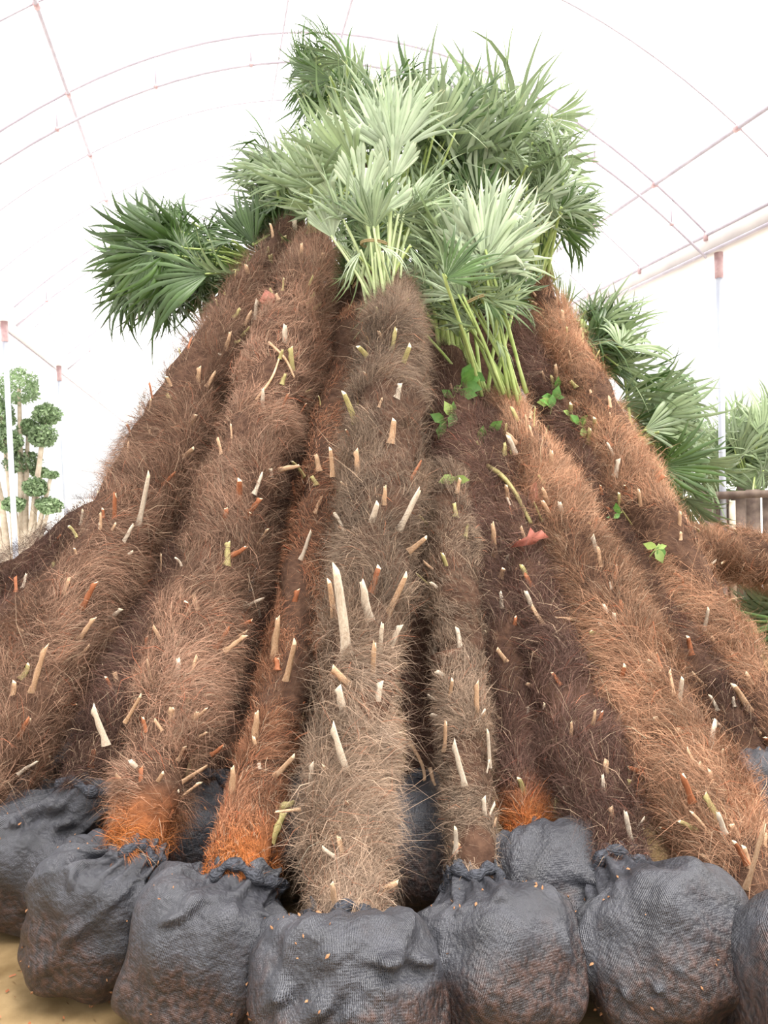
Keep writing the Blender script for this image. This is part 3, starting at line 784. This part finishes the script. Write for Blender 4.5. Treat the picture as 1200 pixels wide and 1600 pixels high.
make_palm('heart_centre', 'palm buried deep in the heap, glimpsed left of the slim orange trunk', (390, 1150),
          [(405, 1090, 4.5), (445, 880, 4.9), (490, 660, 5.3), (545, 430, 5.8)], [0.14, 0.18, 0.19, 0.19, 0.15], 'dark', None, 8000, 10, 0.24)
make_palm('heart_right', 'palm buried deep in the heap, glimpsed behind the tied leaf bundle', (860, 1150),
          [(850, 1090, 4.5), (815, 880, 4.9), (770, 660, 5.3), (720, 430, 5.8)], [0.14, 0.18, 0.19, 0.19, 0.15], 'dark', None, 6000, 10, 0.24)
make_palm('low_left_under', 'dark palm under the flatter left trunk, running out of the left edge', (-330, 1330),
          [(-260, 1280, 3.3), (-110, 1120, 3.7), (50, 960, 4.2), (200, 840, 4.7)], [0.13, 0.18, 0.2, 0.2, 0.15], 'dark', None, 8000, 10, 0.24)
# trunks leaning from the far side: only their crowns show above the heap
make_palm('back_ridge', 'palm from the far side, carrying the big pale upright fans at top centre', None,
          [at(640, 830, 8.2) * 1.0, at(630, 640, 7.2), at(618, 420, 5.7)], [0.14, 0.18, 0.18, 0.10], 'brown', None, 2500, 4, 0.24, ball_pt=Vector((0.30, 8.5, 0.235)))
make_palm('back_topleft', 'palm from the far side, carrying the highest dark crown at upper left', None,
          [Vector((-0.1, 8.7, 0.45)), at(575, 520, 7.2), at(555, 260, 6.0)], [0.14, 0.18, 0.18, 0.10], 'brown', None, 2500, 4, 0.24, ball_pt=Vector((-0.15, 8.9, 0.235)))
make_palm('back_right', 'palm from the far side, carrying the grey-green crown at upper right', None,
          [Vector((1.5, 8.2, 0.45)), at(770, 560, 7.0), at(750, 370, 5.9)], [0.14, 0.18, 0.18, 0.10], 'brown', None, 2500, 4, 0.24, ball_pt=Vector((1.6, 8.4, 0.235)))
make_palm('back_left', 'palm from the far side, carrying the big dark crown spread out to the left', None,
          [Vector((-0.3, 8.0, 0.45)), at(500, 600, 6.9), at(430, 440, 5.5)], [0.14, 0.18, 0.18, 0.10], 'brown', None, 2500, 4, 0.24, ball_pt=Vector((-0.25, 8.2, 0.235)))
make_palm('back_lowright', 'palm from the far side, its dark crown hanging by the right post', None,
          [Vector((2.6, 8.6, 0.45)), at(930, 700, 7.0), at(905, 520, 5.8)], [0.14, 0.17, 0.17, 0.10], 'brown', None, 2500, 4, 0.24, ball_pt=Vector((2.7, 8.8, 0.235)))
make_palm('back_lowest', 'low palm from the far side, drooping green fans beside the white post', None,
          [Vector((3.1, 8.0, 0.42)), at(1040, 800, 6.4), at(985, 700, 5.4)], [0.14, 0.17, 0.17, 0.10], 'brown', None, 2500, 4, 0.24, ball_pt=Vector((3.2, 8.2, 0.235)))
make_palm('lying', 'palm trunk lying level at the right edge behind the heap', None,
          [at(1420, 905, 5.3), at(1250, 885, 5.2), at(1130, 868, 5.15), at(1010, 850, 5.1)], [0.15, 0.185, 0.185, 0.18, 0.15], 'warm', None, 14000, 26, 0.24, ball_pt=at(1500, 920, 5.35), ball=False)


make_palm('lying_under', 'palm lying under the level trunk, only its green fans showing at the right edge', None,
          [at(1560, 1060, 5.7), at(1420, 1030, 5.6), at(1300, 1000, 5.5)], [0.15, 0.17, 0.10], 'brown', None, 2000, 4, 0.24, ball=False)

# ------------------------------------------------------------------ crowns
cluster('back_left', (430, 440, 5.4), (285, 395, 5.2), (34, 34), 30, 188, 30, (0.50, 0.70), ['dark'], [1, 2, 3, 5, 6, 7], seed=1)
cluster('back_left', (430, 440, 5.4), (300, 425, 5.15), (40, 18), 18, 245, 18, (0.36, 0.54), ['dark'], [1, 2, 5, 6], seed=2)
cluster('back_left', (430, 440, 5.4), (260, 370, 5.2), (36, 15), 12, 115, 30, (0.26, 0.38), ['dark'], [2, 4, 5, 6], seed=3)
cluster('back_left', (430, 440, 5.4), (350, 410, 5.0), (24, 20), 12, 225, 45, (0.30, 0.5), ['dark', 'dark', 'mid'], [1, 3, 5, 6], seed=4)
cluster('back_left', (430, 450, 5.4), (372, 445, 5.2), (16, 16), 9, 248, 14, (0.32, 0.46), ['dark', 'dark', 'mid'], [1, 2, 5, 6], seed=55)
cluster('far_left', (462, 362, 5.15), (415, 385, 5.35), (18, 14), 12, 118, 22, (0.36, 0.48), ['dark'], [1, 2, 4, 6], seed=5)
cluster('far_left', (462, 362, 5.15), (455, 300, 5.3), (22, 18), 13, 155, 25, (0.36, 0.48), ['dark', 'dark', 'mid'], [1, 2, 0, 7], seed=6)
cluster('shaggy_left', (492, 395, 4.75), (530, 305, 4.85), (32, 26), 17, 140, 20, (0.42, 0.58), ['mid', 'mid', 'mid', 'pale'], [7, 1, 2, 6], seed=7)
cluster('back_topleft', (555, 260, 6.0), (520, 112, 5.9), (14, 14), 15, 168, 38, (0.34, 0.46), ['dark', 'dark', 'mid'], [1, 2, 5, 6], seed=8)
cluster('back_topleft', (555, 260, 6.0), (508, 132, 5.9), (14, 14), 11, 235, 18, (0.36, 0.48), ['dark'], [6, 2, 5], seed=9)
cluster('back_topleft', (555, 260, 6.0), (550, 190, 5.8), (16, 24), 11, 95, 30, (0.34, 0.48), ['mid', 'dark'], [2, 4, 1, 6], seed=10)
cluster('back_ridge', (618, 420, 5.6), (640, 222, 5.4), (62, 22), 26, 82, 28, (0.50, 0.72), ['mid', 'mid', 'dark'], [7, 1, 3, 6], seed=11)
cluster('back_ridge', (618, 420, 5.4), (605, 226, 4.75), (14, 10), 5, 84, 16, (0.48, 0.56), ['pale'], [10, 11, 10], depth_sd=0.06, fwd=(-.15, .15), face=1.2, seed=12, pale=True)
cluster('back_right', (750, 370, 5.9), (735, 275, 5.6), (34, 26), 19, 66, 20, (0.62, 0.84), ['mid', 'mid', 'mid', 'pale'], [1, 2, 7, 6], seed=13)
cluster('back_right', (750, 370, 5.9), (800, 240, 5.7), (24, 34), 18, 35, 32, (0.30, 0.44), ['mid', 'dark', 'dark'], [1, 3, 6, 5], seed=14)
cluster('rear_right', (842, 440, 5.45), (850, 310, 5.4), (26, 26), 18, 35, 38, (0.34, 0.46), ['mid', 'pale', 'mid'], [7, 1, 3, 6], seed=15)
cluster('rear_right', (842, 440, 5.45), (870, 330, 5.4), (16, 16), 12, -25, 30, (0.28, 0.40), ['mid', 'dark'], [1, 3, 5, 6], seed=16)
cluster('rear_right', (846, 440, 5.45), (862, 460, 5.5), (8, 12), 4, 95, 14, (0.2, 0.3), ['mid'], [2, 4], seed=17)
cluster('broad_right', (812, 632, 4.18), (748, 425, 4.05), (14, 14), 9, 64, 16, (0.44, 0.54), ['pale', 'mid', 'pale'], [10, 11, 1], depth_sd=0.08, fwd=(-.2, .3), face=1.1, seed=18, bjit=12, pr=0.0065)
cluster('broad_right', (806, 626, 4.18), (730, 450, 4.1), (18, 24), 7, 115, 22, (0.30, 0.42), ['mid', 'mid', 'pale'], [1, 2, 6], depth_sd=0.08, seed=19, bjit=12, pr=0.0065)
cluster('broad_right', (790, 630, 4.2), (735, 505, 4.08), (8, 10), 4, 172, 12, (0.22, 0.3), ['mid'], [2, 4], depth_sd=0.05, seed=20, petiole=False)
cluster('broad_right', (800, 640, 4.2), (755, 465, 4.05), (16, 14), 8, 10, 50, (0.2, 0.32), ['mid', 'dark'], [2, 4, 6], depth_sd=0.05, seed=21, petiole=False)
cluster('orange_back', (700, 560, 4.4), (690, 400, 4.65), (26, 34), 16, 95, 25, (0.36, 0.5), ['mid', 'mid', 'dark'], [1, 2, 6, 7], seed=22)
cluster('dark_right', (755, 640, 4.35), (715, 480, 4.5), (34, 30), 14, 110, 60, (0.26, 0.42), ['mid', 'dark'], [1, 3, 5, 6], seed=23)
cluster('centre', (600, 485, 4.0), (585, 352, 4.0), (12, 12), 6, 105, 40, (0.22, 0.34), ['mid', 'mid', 'dark'], [1, 2, 6], depth_sd=0.06, seed=24, pale=True, pr=0.006)
cluster('centre', (605, 470, 4.0), (625, 345, 4.15), (20, 22), 10, 60, 40, (0.26, 0.42), ['mid', 'mid', 'dark'], [6, 2, 4], depth_sd=0.1, seed=25, pale=True, pr=0.006)
cluster('centre', (585, 470, 4.05), (545, 375, 4.15), (16, 18), 9, 120, 50, (0.22, 0.36), ['mid', 'mid', 'dark'], [6, 2, 4], depth_sd=0.1, seed=26, pale=True, pr=0.006)
cluster('centre', (600, 470, 3.95), (590, 385, 3.9), (14, 10), 5, 265, 30, (0.18, 0.3), ['mid', 'pale'], [4, 4, 2], depth_sd=0.05, seed=36, pale=True, pr=0.005)
for hx, hy, a, L in ((567, 316, 93, 0.28), (588, 338, 55, 0.24), (612, 285, 80, 0.24), (520, 372, 110, 0.2)):
    add_leaf(PALMS['centre'], at(596 + (hx - 567) * .2, 480, 3.95), at(hx, hy, 3.95), RIGHT * math.cos(math.radians(a)) + UP * math.sin(math.radians(a)), L, 'pleat', 'pale', -FWD + Vector((0, 0, 0.4)), True, True)
for x, y, a, L in ((640, 385, -55, 0.26), (560, 400, -105, 0.3), (775, 530, -58, 0.2)):
    add_leaf(PALMS['centre'], at(605, 450, 4.0), at(x, y, 3.95), RIGHT * math.cos(math.radians(a)) + UP * math.sin(math.radians(a)), L, 4, 'mid', -FWD + RIGHT * 0.6, x < 700)
cluster('back_lowright', (905, 520, 5.7), (925, 545, 5.75), (20, 26), 22, 20, 40, (0.36, 0.5), ['dark', 'dark', 'mid'], [1, 3, 5, 6], seed=27)
cluster('back_lowright', (905, 520, 5.7), (905, 505, 5.75), (14, 12), 8, 70, 25, (0.22, 0.34), ['mid'], [2, 4, 6], seed=28)
cluster('back_lowest', (985, 700, 5.4), (990, 660, 5.5), (26, 40), 26, -5, 25, (0.44, 0.58), ['mid', 'mid', 'dark'], [1, 3, 5, 6], seed=29)
cluster('back_lowest', (985, 700, 5.4), (1030, 720, 5.35), (30, 32), 22, -50, 25, (0.36, 0.5), ['mid', 'mid', 'dark'], [1, 2, 5, 6], seed=30)
cluster('lying_under', (1300, 1000, 5.5), (1245, 965, 5.4), (18, 14), 18, 182, 20, (0.34, 0.5), ['dark', 'mid'], [1, 2, 5, 6], seed=31)

cluster('heart_centre', (540, 440, 5.8), (535, 410, 5.3), (22, 22), 12, 100, 40, (0.3, 0.46), ['dark', 'dark', 'mid'], [1, 2, 6, 5], seed=51)
cluster('heart_right', (720, 440, 5.8), (800, 470, 5.5), (26, 26), 12, 80, 50, (0.3, 0.44), ['mid', 'dark'], [1, 2, 6, 5], seed=52)
cluster('heart_right', (720, 440, 5.8), (690, 330, 5.5), (40, 26), 14, 85, 40, (0.36, 0.5), ['mid', 'dark'], [1, 2, 6, 7], seed=53)
cluster('heart_left', (470, 450, 5.7), (480, 330, 5.5), (26, 22), 10, 120, 35, (0.36, 0.5), ['dark', 'mid'], [1, 2, 6, 7], seed=54)
# twine round the tied bundles
def twine(key, x, y, d, rpx, tilt):
    c = at(x, y, d); r_ = rpx / FPX * d
    ax = (UP * math.cos(tilt) + RIGHT * math.sin(tilt)).normalized(); e1 = ax.cross(FWD).normalized(); e2 = ax.cross(e1)
    th = np.linspace(0, 4 * np.pi, 60)
    pts = np.array([np.array(c + e1 * (r_ * math.cos(t)) + e2 * (r_ * math.sin(t)) + ax * (0.004 * t / 3)) for t in th])
    b = PALMS[key].root
    place('twine', tube('twine', pts - np.array(c), 0.004, M_twine, 6), b, Matrix.Translation(c))
twine('broad_right', 740, 475, 4.08, 26, -0.4)
twine('centre', 585, 385, 3.98, 22, 0.1)

# ------------------------------------------------------------------ prominent cut leaf bases
HERO = {
 'centre': [(543, 1030, 527, 885, 'white', 24), (578, 970, 566, 908, 'white', 20), (537, 1120, 537, 1075, 'white', 20), (543, 1215, 527, 1135, 'white', 17), (580, 1060, 586, 1005, 'tan', 14),
   (603, 965, 637, 897, 'tan', 15), (575, 830, 592, 785, 'white', 16), (622, 830, 655, 768, 'white', 15), (638, 862, 668, 840, 'tan', 13), (607, 1012, 630, 982, 'white', 15), (522, 965, 515, 905, 'tan', 14),
   (484, 1240, 492, 1195, 'white', 12), (525, 1420, 519, 1378, 'tan', 15), (532, 1347, 508, 1322, 'white', 11), (560, 748, 562, 705, 'tan', 14), (556, 662, 538, 612, 'olive', 14), (622, 585, 642, 540, 'olive', 14),
   (578, 562, 560, 540, 'olive', 13), (592, 1020, 598, 975, 'white', 12), (520, 745, 517, 700, 'tan', 11), (600, 800, 602, 760, 'tan', 12), (470, 1265, 432, 1268, 'tan', 8)],
 'slim_orange': [(428, 1030, 435, 965, 'tan', 17), (445, 1070, 463, 1000, 'tan', 15), (398, 1168, 402, 1112, 'tan', 17), (364, 1250, 364, 1198, 'tan', 16), (428, 1215, 463, 1180, 'tan', 14), (470, 875, 486, 832, 'white', 10), (455, 960, 470, 925, 'red', 14)],
 'shaggy_left': [(166, 1165, 152, 1105, 'white', 15), (350, 1018, 385, 998, 'tan', 12), (372, 788, 376, 748, 'red', 16), (388, 802, 410, 784, 'red', 14), (352, 820, 354, 794, 'red', 15), (411, 640, 411, 608, 'white', 10),
   (444, 548, 446, 510, 'white', 14), (455, 578, 460, 545, 'olive', 14), (435, 735, 468, 728, 'tan', 12), (345, 880, 385, 855, 'red', 13), (240, 1230, 258, 1205, 'tan', 11), (195, 1130, 222, 1085, 'tan', 9), (330, 1180, 350, 1165, 'red', 10), (430, 575, 415, 600, 'tan', 8)],
 'far_left': [(216, 822, 234, 740, 'white', 12), (46, 1088, 76, 1015, 'tan', 14), (126, 952, 153, 915, 'red', 14), (122, 1000, 150, 970, 'tan', 12), (308, 607, 316, 576, 'tan', 12), (350, 560, 360, 520, 'tan', 11), (398, 500, 402, 470, 'white', 11),
   (285, 715, 305, 700, 'tan', 12), (178, 815, 180, 772, 'red', 11), (440, 400, 450, 372, 'olive', 15), (460, 370, 466, 345, 'white', 14), (422, 425, 428, 400, 'olive', 13), (478, 385, 484, 360, 'white', 13), (390, 440, 385, 415, 'tan', 11)],
 'slim_grey': [(727, 1235, 715, 1162, 'white', 14), (744, 1125, 750, 1070, 'tan', 13), (757, 1285, 761, 1248, 'white', 12), (712, 1335, 713, 1290, 'white', 12), (694, 1175, 697, 1128, 'tan', 10), (765, 1200, 763, 1140, 'white', 9), (700, 1100, 708, 1060, 'tan', 10)],
 'broad_right': [(812, 728, 795, 680, 'white', 14), (880, 818, 875, 785, 'white', 14), (935, 873, 931, 838, 'white', 12), (960, 988, 960, 958, 'white', 13), (1082, 1255, 1066, 1208, 'red', 16), (1132, 1303, 1122, 1268, 'white', 14),
   (1168, 1352, 1146, 1310, 'red', 13), (1060, 1095, 1068, 1058, 'white', 12), (860, 740, 862, 705, 'tan', 13), (1010, 1210, 980, 1198, 'red', 14), (965, 1080, 978, 1038, 'red', 13), (850, 930, 842, 880, 'tan', 10), (910, 970, 872, 962, 'tan', 11), (1165, 1390, 1195, 1290, 'tan', 12), (1130, 1440, 1085, 1400, 'red', 15), (1030, 1050, 1012, 1030, 'tan', 10)],
 'orange_back': [(774, 872, 770, 818, 'tan', 14), (850, 1145, 853, 1098, 'white', 14), (792, 1037, 782, 1013, 'tan', 13), (730, 985, 738, 940, 'white', 10), (865, 1200, 845, 1160, 'tan', 10), (800, 1350, 785, 1300, 'red', 13)],
 'dark_right': [(985, 1315, 978, 1268, 'white', 13), (893, 1165, 893, 1128, 'tan', 9), (820, 1070, 850, 1040, 'tan', 8), (925, 1150, 930, 1110, 'tan', 10), (870, 1010, 890, 1040, 'tan', 9)],
 'rear_right': [(930, 682, 930, 652, 'olive', 12), (960, 745, 971, 720, 'white', 12), (1172, 1112, 1145, 1065, 'tan', 16), (890, 660, 893, 630, 'olive', 12), (918, 695, 922, 670, 'olive', 12), (1015, 760, 1040, 748, 'red', 12), (870, 600, 868, 570, 'tan', 11), (1002, 800, 998, 765, 'tan', 10), (1060, 830, 1063, 800, 'tan', 10), (1100, 985, 1108, 950, 'white', 9)],
}
for k, lst in HERO.items():
    for h in lst: hero_stub(k, *h)

# torn burlap-like sheaths and red husks caught on the trunks
def flap(key, pts, thick=0.006, mat=None, name='fibre_sheath'):
    p = PALMS[key]
    P3 = [np.array(surf(p, x, y, k)[0]) for x, y, k in pts]
    c = sum(P3) / len(P3); n = len(P3)
    back = np.array(FWD) * thick
    V = np.array(P3 + [c - back * 2] + [q + back for q in P3] + [c + back]) 
    F = []
    for i in range(n):
        j = (i + 1) % n
        F += [(i, j, n), (n + 1 + j, n + 1 + i, 2 * n + 1), (i, n + 1 + i, j), (j, n + 1 + i, n + 1 + j)]
    cc = Vector(c)
    place(name, mesh_np(name, V - c, np.array(F), mat or M_sheath, True), p.root, Matrix.Translation(cc))
flap('slim_grey', [(672, 1025, .8), (690, 1018, 1.05), (720, 1012, 1.15), (752, 1006, .95), (742, 1035, 1.1), (712, 1045, 1.2), (685, 1050, .95)])
flap('orange_back', [(790, 985, .9), (805, 955, 1.1), (820, 980, 1.15), (815, 1000, 1.0)])
flap('shaggy_left', [(405, 470, 1.0), (415, 452, 1.15), (432, 462, 1.1), (428, 475, 1.0), (412, 476, .95)], mat=M_husk, name='husk')
flap('broad_right', [(825, 790, 1.0), (828, 760, 1.15), (838, 752, 1.2), (842, 775, 1.1), (850, 792, 1.0)], mat=M_husk, name='husk')

def red_leaf(x, y, d, pts, label):
    c = at(x, y, d)
    P3 = [np.array(at(a, b, d + k)) for a, b, k in pts]
    n = len(P3); cen = sum(P3) / n - np.array(FWD) * 0.006; back = np.array(FWD) * 0.004
    V = np.array(P3 + [cen] + [q + back for q in P3] + [cen + back]); F = []
    for i in range(n):
        j = (i + 1) % n
        F += [(i, j, n), (n + 1 + j, n + 1 + i, 2 * n + 1), (i, n + 1 + i, j), (j, n + 1 + i, n + 1 + j)]
    o = place('dried_leaf', mesh_np('dried_leaf', V - np.array(c), np.array(F), M_husk, True), None, Matrix.Translation(c))
    tag(o, label, 'dried leaf')
_, _, dd = proj(surf(PALMS['orange_back'], 815, 845, 1.1)[0])
dd = min(dd, proj(surf(PALMS['dark_right'], 825, 845, 1.1)[0])[2], proj(surf(PALMS['broad_right'], 860, 845, 1.1)[0])[2])
red_leaf(830, 842, dd, [(797, 856, 0.0), (808, 846, -.03), (824, 838, -.04), (829, 824, -.02), (836, 833, -.05), (846, 828, -.02), (858, 840, -.01), (843, 843, -.05), (836, 850, -.03), (818, 853, -.05)], 'curled red dried leaf caught between the right-hand trunks')

# ------------------------------------------------------------------ weeds and twigs on the heap
def weed_leaf_mesh(name, mat):
    V = [(0, 0, 0), (-.22, .3, .05), (0, .3, 0), (.22, .3, .05), (-.28, .6, .06), (0, .62, .02), (.28, .6, .06), (0, 1, -.08)]
    F4 = np.array([(1, 2, 5, 4), (2, 3, 6, 5)]); F3 = np.array([(0, 2, 1), (0, 3, 2), (4, 5, 7), (5, 6, 7)])
    return mesh_np(name, np.array(V), [F4, F3], mat, True, tint=np.ones((8, 3)))
WL = [weed_leaf_mesh('weed_leaf', M_weed), weed_leaf_mesh('young_weed_leaf', M_weedlight)]
def weed(key, pts, nleaf, lpx, label, light=0.2, seed=0):
    p = PALMS[key]; r = np.random.default_rng(seed)
    P3 = [np.array(surf(p, x, y, 1.08)[0]) for x, y in pts]
    q = catmull(P3, 14); c = Vector(q[0])
    root = tag(empty('weed_sprig', c), label, 'weed', 'weeds growing on the heap')
    place('stem', tube('stem', q - q[0], 0.0035, M_petiole, 6), root, Matrix.Translation(c))
    for k in range(nleaf):
        pos = Vector(q[int(r.integers(2, 14))]); d = proj(pos)[2]; L = lpx / FPX * d * r.uniform(0.7, 1.2)
        a = r.uniform(0, 6.28)
        F_ = (RIGHT * math.cos(a) + UP * math.sin(a) - FWD * r.uniform(0.1, 0.6)).normalized()
        N_ = -FWD + Vector(r.normal(size=3)) * 0.4; N_ = (N_ - F_ * N_.dot(F_)).normalized(); X_ = F_.cross(N_)
        M = Matrix((X_ * L, F_ * L, N_ * L)).transposed().to_4x4(); M.translation = pos
        place('leaf', WL[1 if r.uniform() < light else 0], root, M)
weed('orange_back', [(700, 640), (712, 615), (725, 595), (735, 580)], 12, 30, 'leafy green weed sprig high beside the central trunk top', seed=1)
weed('orange_back', [(690, 665), (700, 655), (712, 645)], 7, 26, 'small weed sprig with pale leaf tips below the higher sprig', 0.4, seed=2)
weed('dark_right', [(740, 700), (750, 690), (762, 675)], 8, 26, 'small green weed rosette left of the broad right trunk', 0.1, seed=3)
weed('slim_grey', [(695, 752), (702, 748), (712, 746)], 2, 28, 'pair of bright yellow-green seedling leaves beside the central trunk', 1.0, seed=4)
weed('rear_right_low', [(850, 690), (858, 660), (862, 635), (868, 610)], 10, 24, 'trailing green weed at the top of the shadowed right trunk', 0.2, seed=5)
weed('rear_right', [(885, 640), (900, 660), (915, 670)], 7, 20, 'scattered weed leaves on the rear right trunk', 0.5, seed=6)
weed('rear_right', [(1015, 870), (1024, 858), (1030, 850)], 4, 22, 'two-leaved pale seedling low on the rear right trunk', 0.8, seed=7)
weed('rear_right', [(955, 815), (962, 808), (972, 800)], 3, 18, 'single dark seedling midway on the rear right trunk', 0.0, seed=8)
weed('centre_gap', [(460, 1365), (466, 1352), (470, 1345)], 4, 20, 'tiny bright weed between the slim orange and central trunk feet', 0.0, seed=9)

def twig(key, pts, wpx, mat, label, k=1.1):
    p = PALMS[key]; P3 = [np.array(surf(p, x, y, k)[0]) for x, y in pts]
    q = catmull(P3, 14); d = proj(q[0])[2]
    o = place('twig', tube('twig', q - q[0], np.linspace(wpx, wpx * .6, 14) / FPX * d / 2, mat, 6), None, Matrix.Translation(Vector(q[0])))
    tag(o, label, 'twig')
twig('dark_right', [(748, 722), (780, 740), (805, 770), (830, 818)], 9, M_stub_olive, 'bent olive twig lying left of the broad right trunk', 1.25)
twig('shaggy_left', [(420, 535), (445, 560), (460, 590)], 5, M_stub_tan, 'thin straw twig crossing near the top of a left trunk')
twig('shaggy_left', [(400, 625), (425, 590), (440, 548)], 5, M_stub_tan, 'thin straw twig slanting up to the white cut stub')
twig('right_gap', [(640, 1160), (655, 1185), (663, 1210), (662, 1245)], 7, M_stub_tan, 'curved pale root hanging in the dark gap by the central trunk', 1.3)
twig('right_gap', [(672, 1200), (680, 1230), (697, 1262)], 7, M_stub_tan, 'short pale root beside the foot of the slim grey trunk', 1.3)

# ------------------------------------------------------------------ background plants
def foliage(name, centre, rad, n, size, mat, seed):
    r = np.random.default_rng(seed)
    d = r.normal(size=(n, 3)); d /= np.linalg.norm(d, axis=1, keepdims=True)
    q = d * (r.uniform(0.35, 1, (n, 1)) ** 0.5) * (1 + 0.18 * snoise(d, 5, seed)[:, None]) * np.array(rad)
    a = r.normal(size=(n, 3)); a /= np.linalg.norm(a, axis=1, keepdims=True)
    b = np.cross(a, r.normal(size=(n, 3))); b /= np.linalg.norm(b, axis=1, keepdims=True)
    s_ = size * r.uniform(0.6, 1.3, (n, 1))
    V = np.stack([q - a * s_, q - b * s_ * .5, q + a * s_, q + b * s_ * .5], 1).reshape(-1, 3)
    F = (np.arange(n) * 4)[:, None] + np.array([[0, 1, 2, 3]])
    t = np.repeat(r.uniform(0.7, 1.3, (n, 1)) * np.ones((1, 3)), 4, axis=0)
    return mesh_np(name, V, F, mat, False, tint=t)

D = 13.5
tb = at_z(38, 905, 0.0); tb = at(38, 905, D); tb.z = -0.06
topi = tag(empty('topiary_tree', tb), 'clipped topiary tree with many rounded leaf pads behind the left post', 'tree')
pads = [(30, 607, 34, 30), (72, 648, 22, 20), (66, 682, 22, 18), (12, 690, 24, 20), (34, 722, 30, 20), (64, 738, 14, 8), (55, 762, 20, 15), (22, 788, 18, 13), (78, 790, 21, 13), (2, 650, 22, 26), (44, 668, 16, 14), (80, 742, 10, 5)]
pads += [(-30, 640, 30, 26), (-40, 720, 34, 24), (-25, 780, 26, 16)]
for k, (x, y, rx, ry) in enumerate(pads):
    c = at(x, y, D + random.uniform(-.3, .3))
    m_ = foliage('leaf_pad', c, (0.98 * rx / FPX * D, 0.98 * rx / FPX * D, 0.95 * ry / FPX * D), 1300, 0.036, M_topiary, 100 + k)
    place('leaf_pad', m_, topi, Matrix.Translation(c), kind='stuff')
    f0 = at(38 + (x - 38) * 0.35, 900, D); f0.z = -0.06
    midp = at(36 + (x - 36) * 0.5, (y + 900) / 2 + 20, D)
    q = catmull([f0, midp, c], 10)
    place('stem', tube('stem', q - np.array(f0), np.linspace(0.075, 0.03, 10), M_wood, 8), topi, Matrix.Translation(f0))

bb_ = at(1045, 700, 14); bb_.z = -0.06
bt = tag(empty('round_tree', bb_), 'round leafy tree far off, just above the drooping right fans', 'tree')
c = at(1045, 650, 14)
place('foliage', foliage('foliage', c, (0.55, 0.55, 0.75), 3500, 0.06, M_topiary, 300), bt, Matrix.Translation(c), kind='stuff')
place('stem', tube('stem', [Vector((0, 0, 0)), Vector((0, 0, c.z + 0.06))], 0.06, M_wood, 8), bt, Matrix.Translation(bb_))

def far_palm(x, y, d, n, L, label, seed, ang=90, sd=45):
    p = Palm(); g = at(x, y, d); g.z = -0.06
    p.root = tag(empty('nursery_palm', g), label, 'palm', 'distant nursery palms')
    top = at(x, y, d)
    place('trunk', tube('trunk', [Vector((0, 0, 0)), Vector(top) - g], np.array([0.12, 0.09]), M_wood_dark, 10), p.root, Matrix.Translation(g))
    PALMS[label] = p; p.path = np.array([g, top])
    cluster(label, (x, y, d), (x, y - 25, d), (26, 22), n, ang, sd, L, ['mid'], [1, 3, 5, 2, 7], seed=seed, face=0.5)
    cluster(label, (x, y, d), (x, y - 10, d), (22, 14), n // 2, -90, 70, (L[0] * 0.6, L[1] * 0.7), ['mid'], [1, 3, 5], seed=seed + 9, face=0.5)
far_palm(1110, 765, 9.6, 14, (0.5, 0.75), 'hazy green palm standing left of the white right post', 41)
far_palm(1165, 750, 9.2, 18, (0.5, 0.75), 'hazy green palm standing right of the white right post', 42)
far_palm(1225, 745, 9.8, 18, (0.55, 0.8), 'hazy green palm cut by the right edge', 43)

# timber rack below them
rk = at(1170, 830, 8.6); rk.z = -0.06
rack = tag(empty('timber_rack', rk), 'dark weathered timber rack of upright boards behind the level trunk', 'rack')
zt = at(1170, 765, 8.6).z + 0.06
for k in range(12):
    x = -0.45 + k * 0.17
    place('board', mesh_np('board', *box_arrays((x, 0.02 * (k % 2), zt / 2), (0.075, 0, 0), (0, 0.012, 0), (0, 0, zt / 2 - 0.01 * (k % 3))), M_wood_dark, False), rack, Matrix.Translation(rk))
place('rail', mesh_np('rail', *box_arrays((0.48, -0.05, zt - 0.05), (1.1, 0, 0), (0, 0.02, 0), (0, 0, 0.04)), M_wood_dark, False), rack, Matrix.Translation(rk))
for x in (-0.2, 0.35, 0.9):
    place('upright', mesh_np('upright', *box_arrays((x, -0.05, zt / 2 - 0.05), (0.03, 0, 0), (0, 0.02, 0), (0, 0, zt / 2 - 0.06)), M_wood, False), rack, Matrix.Translation(rk))

# litter on the sand
r = np.random.default_rng(77)
V = []; F = []
for k in range(500):
    x, y = r.uniform(-1.6, 1.6), r.uniform(1.6, 3.2); a = r.uniform(0, 3.14); L = r.uniform(0.003, 0.014); w = r.uniform(0.001, 0.003)
    c_, s_ = math.cos(a), math.sin(a); z = 0.003
    b = len(V)
    for i, j in ((-1, -1), (1, -1), (1, 1), (-1, 1)): V.append((x + c_ * L * i - s_ * w * j, y + s_ * L * i + c_ * w * j, z + 0.002 * j))
    F.append((b, b + 1, b + 2, b + 3))
tag(place('litter', mesh_np('litter', np.array(V), np.array(F), M_stub_red, False)), 'fine crumbs of fibre and bark strewn on the sand', 'litter', kind='stuff')
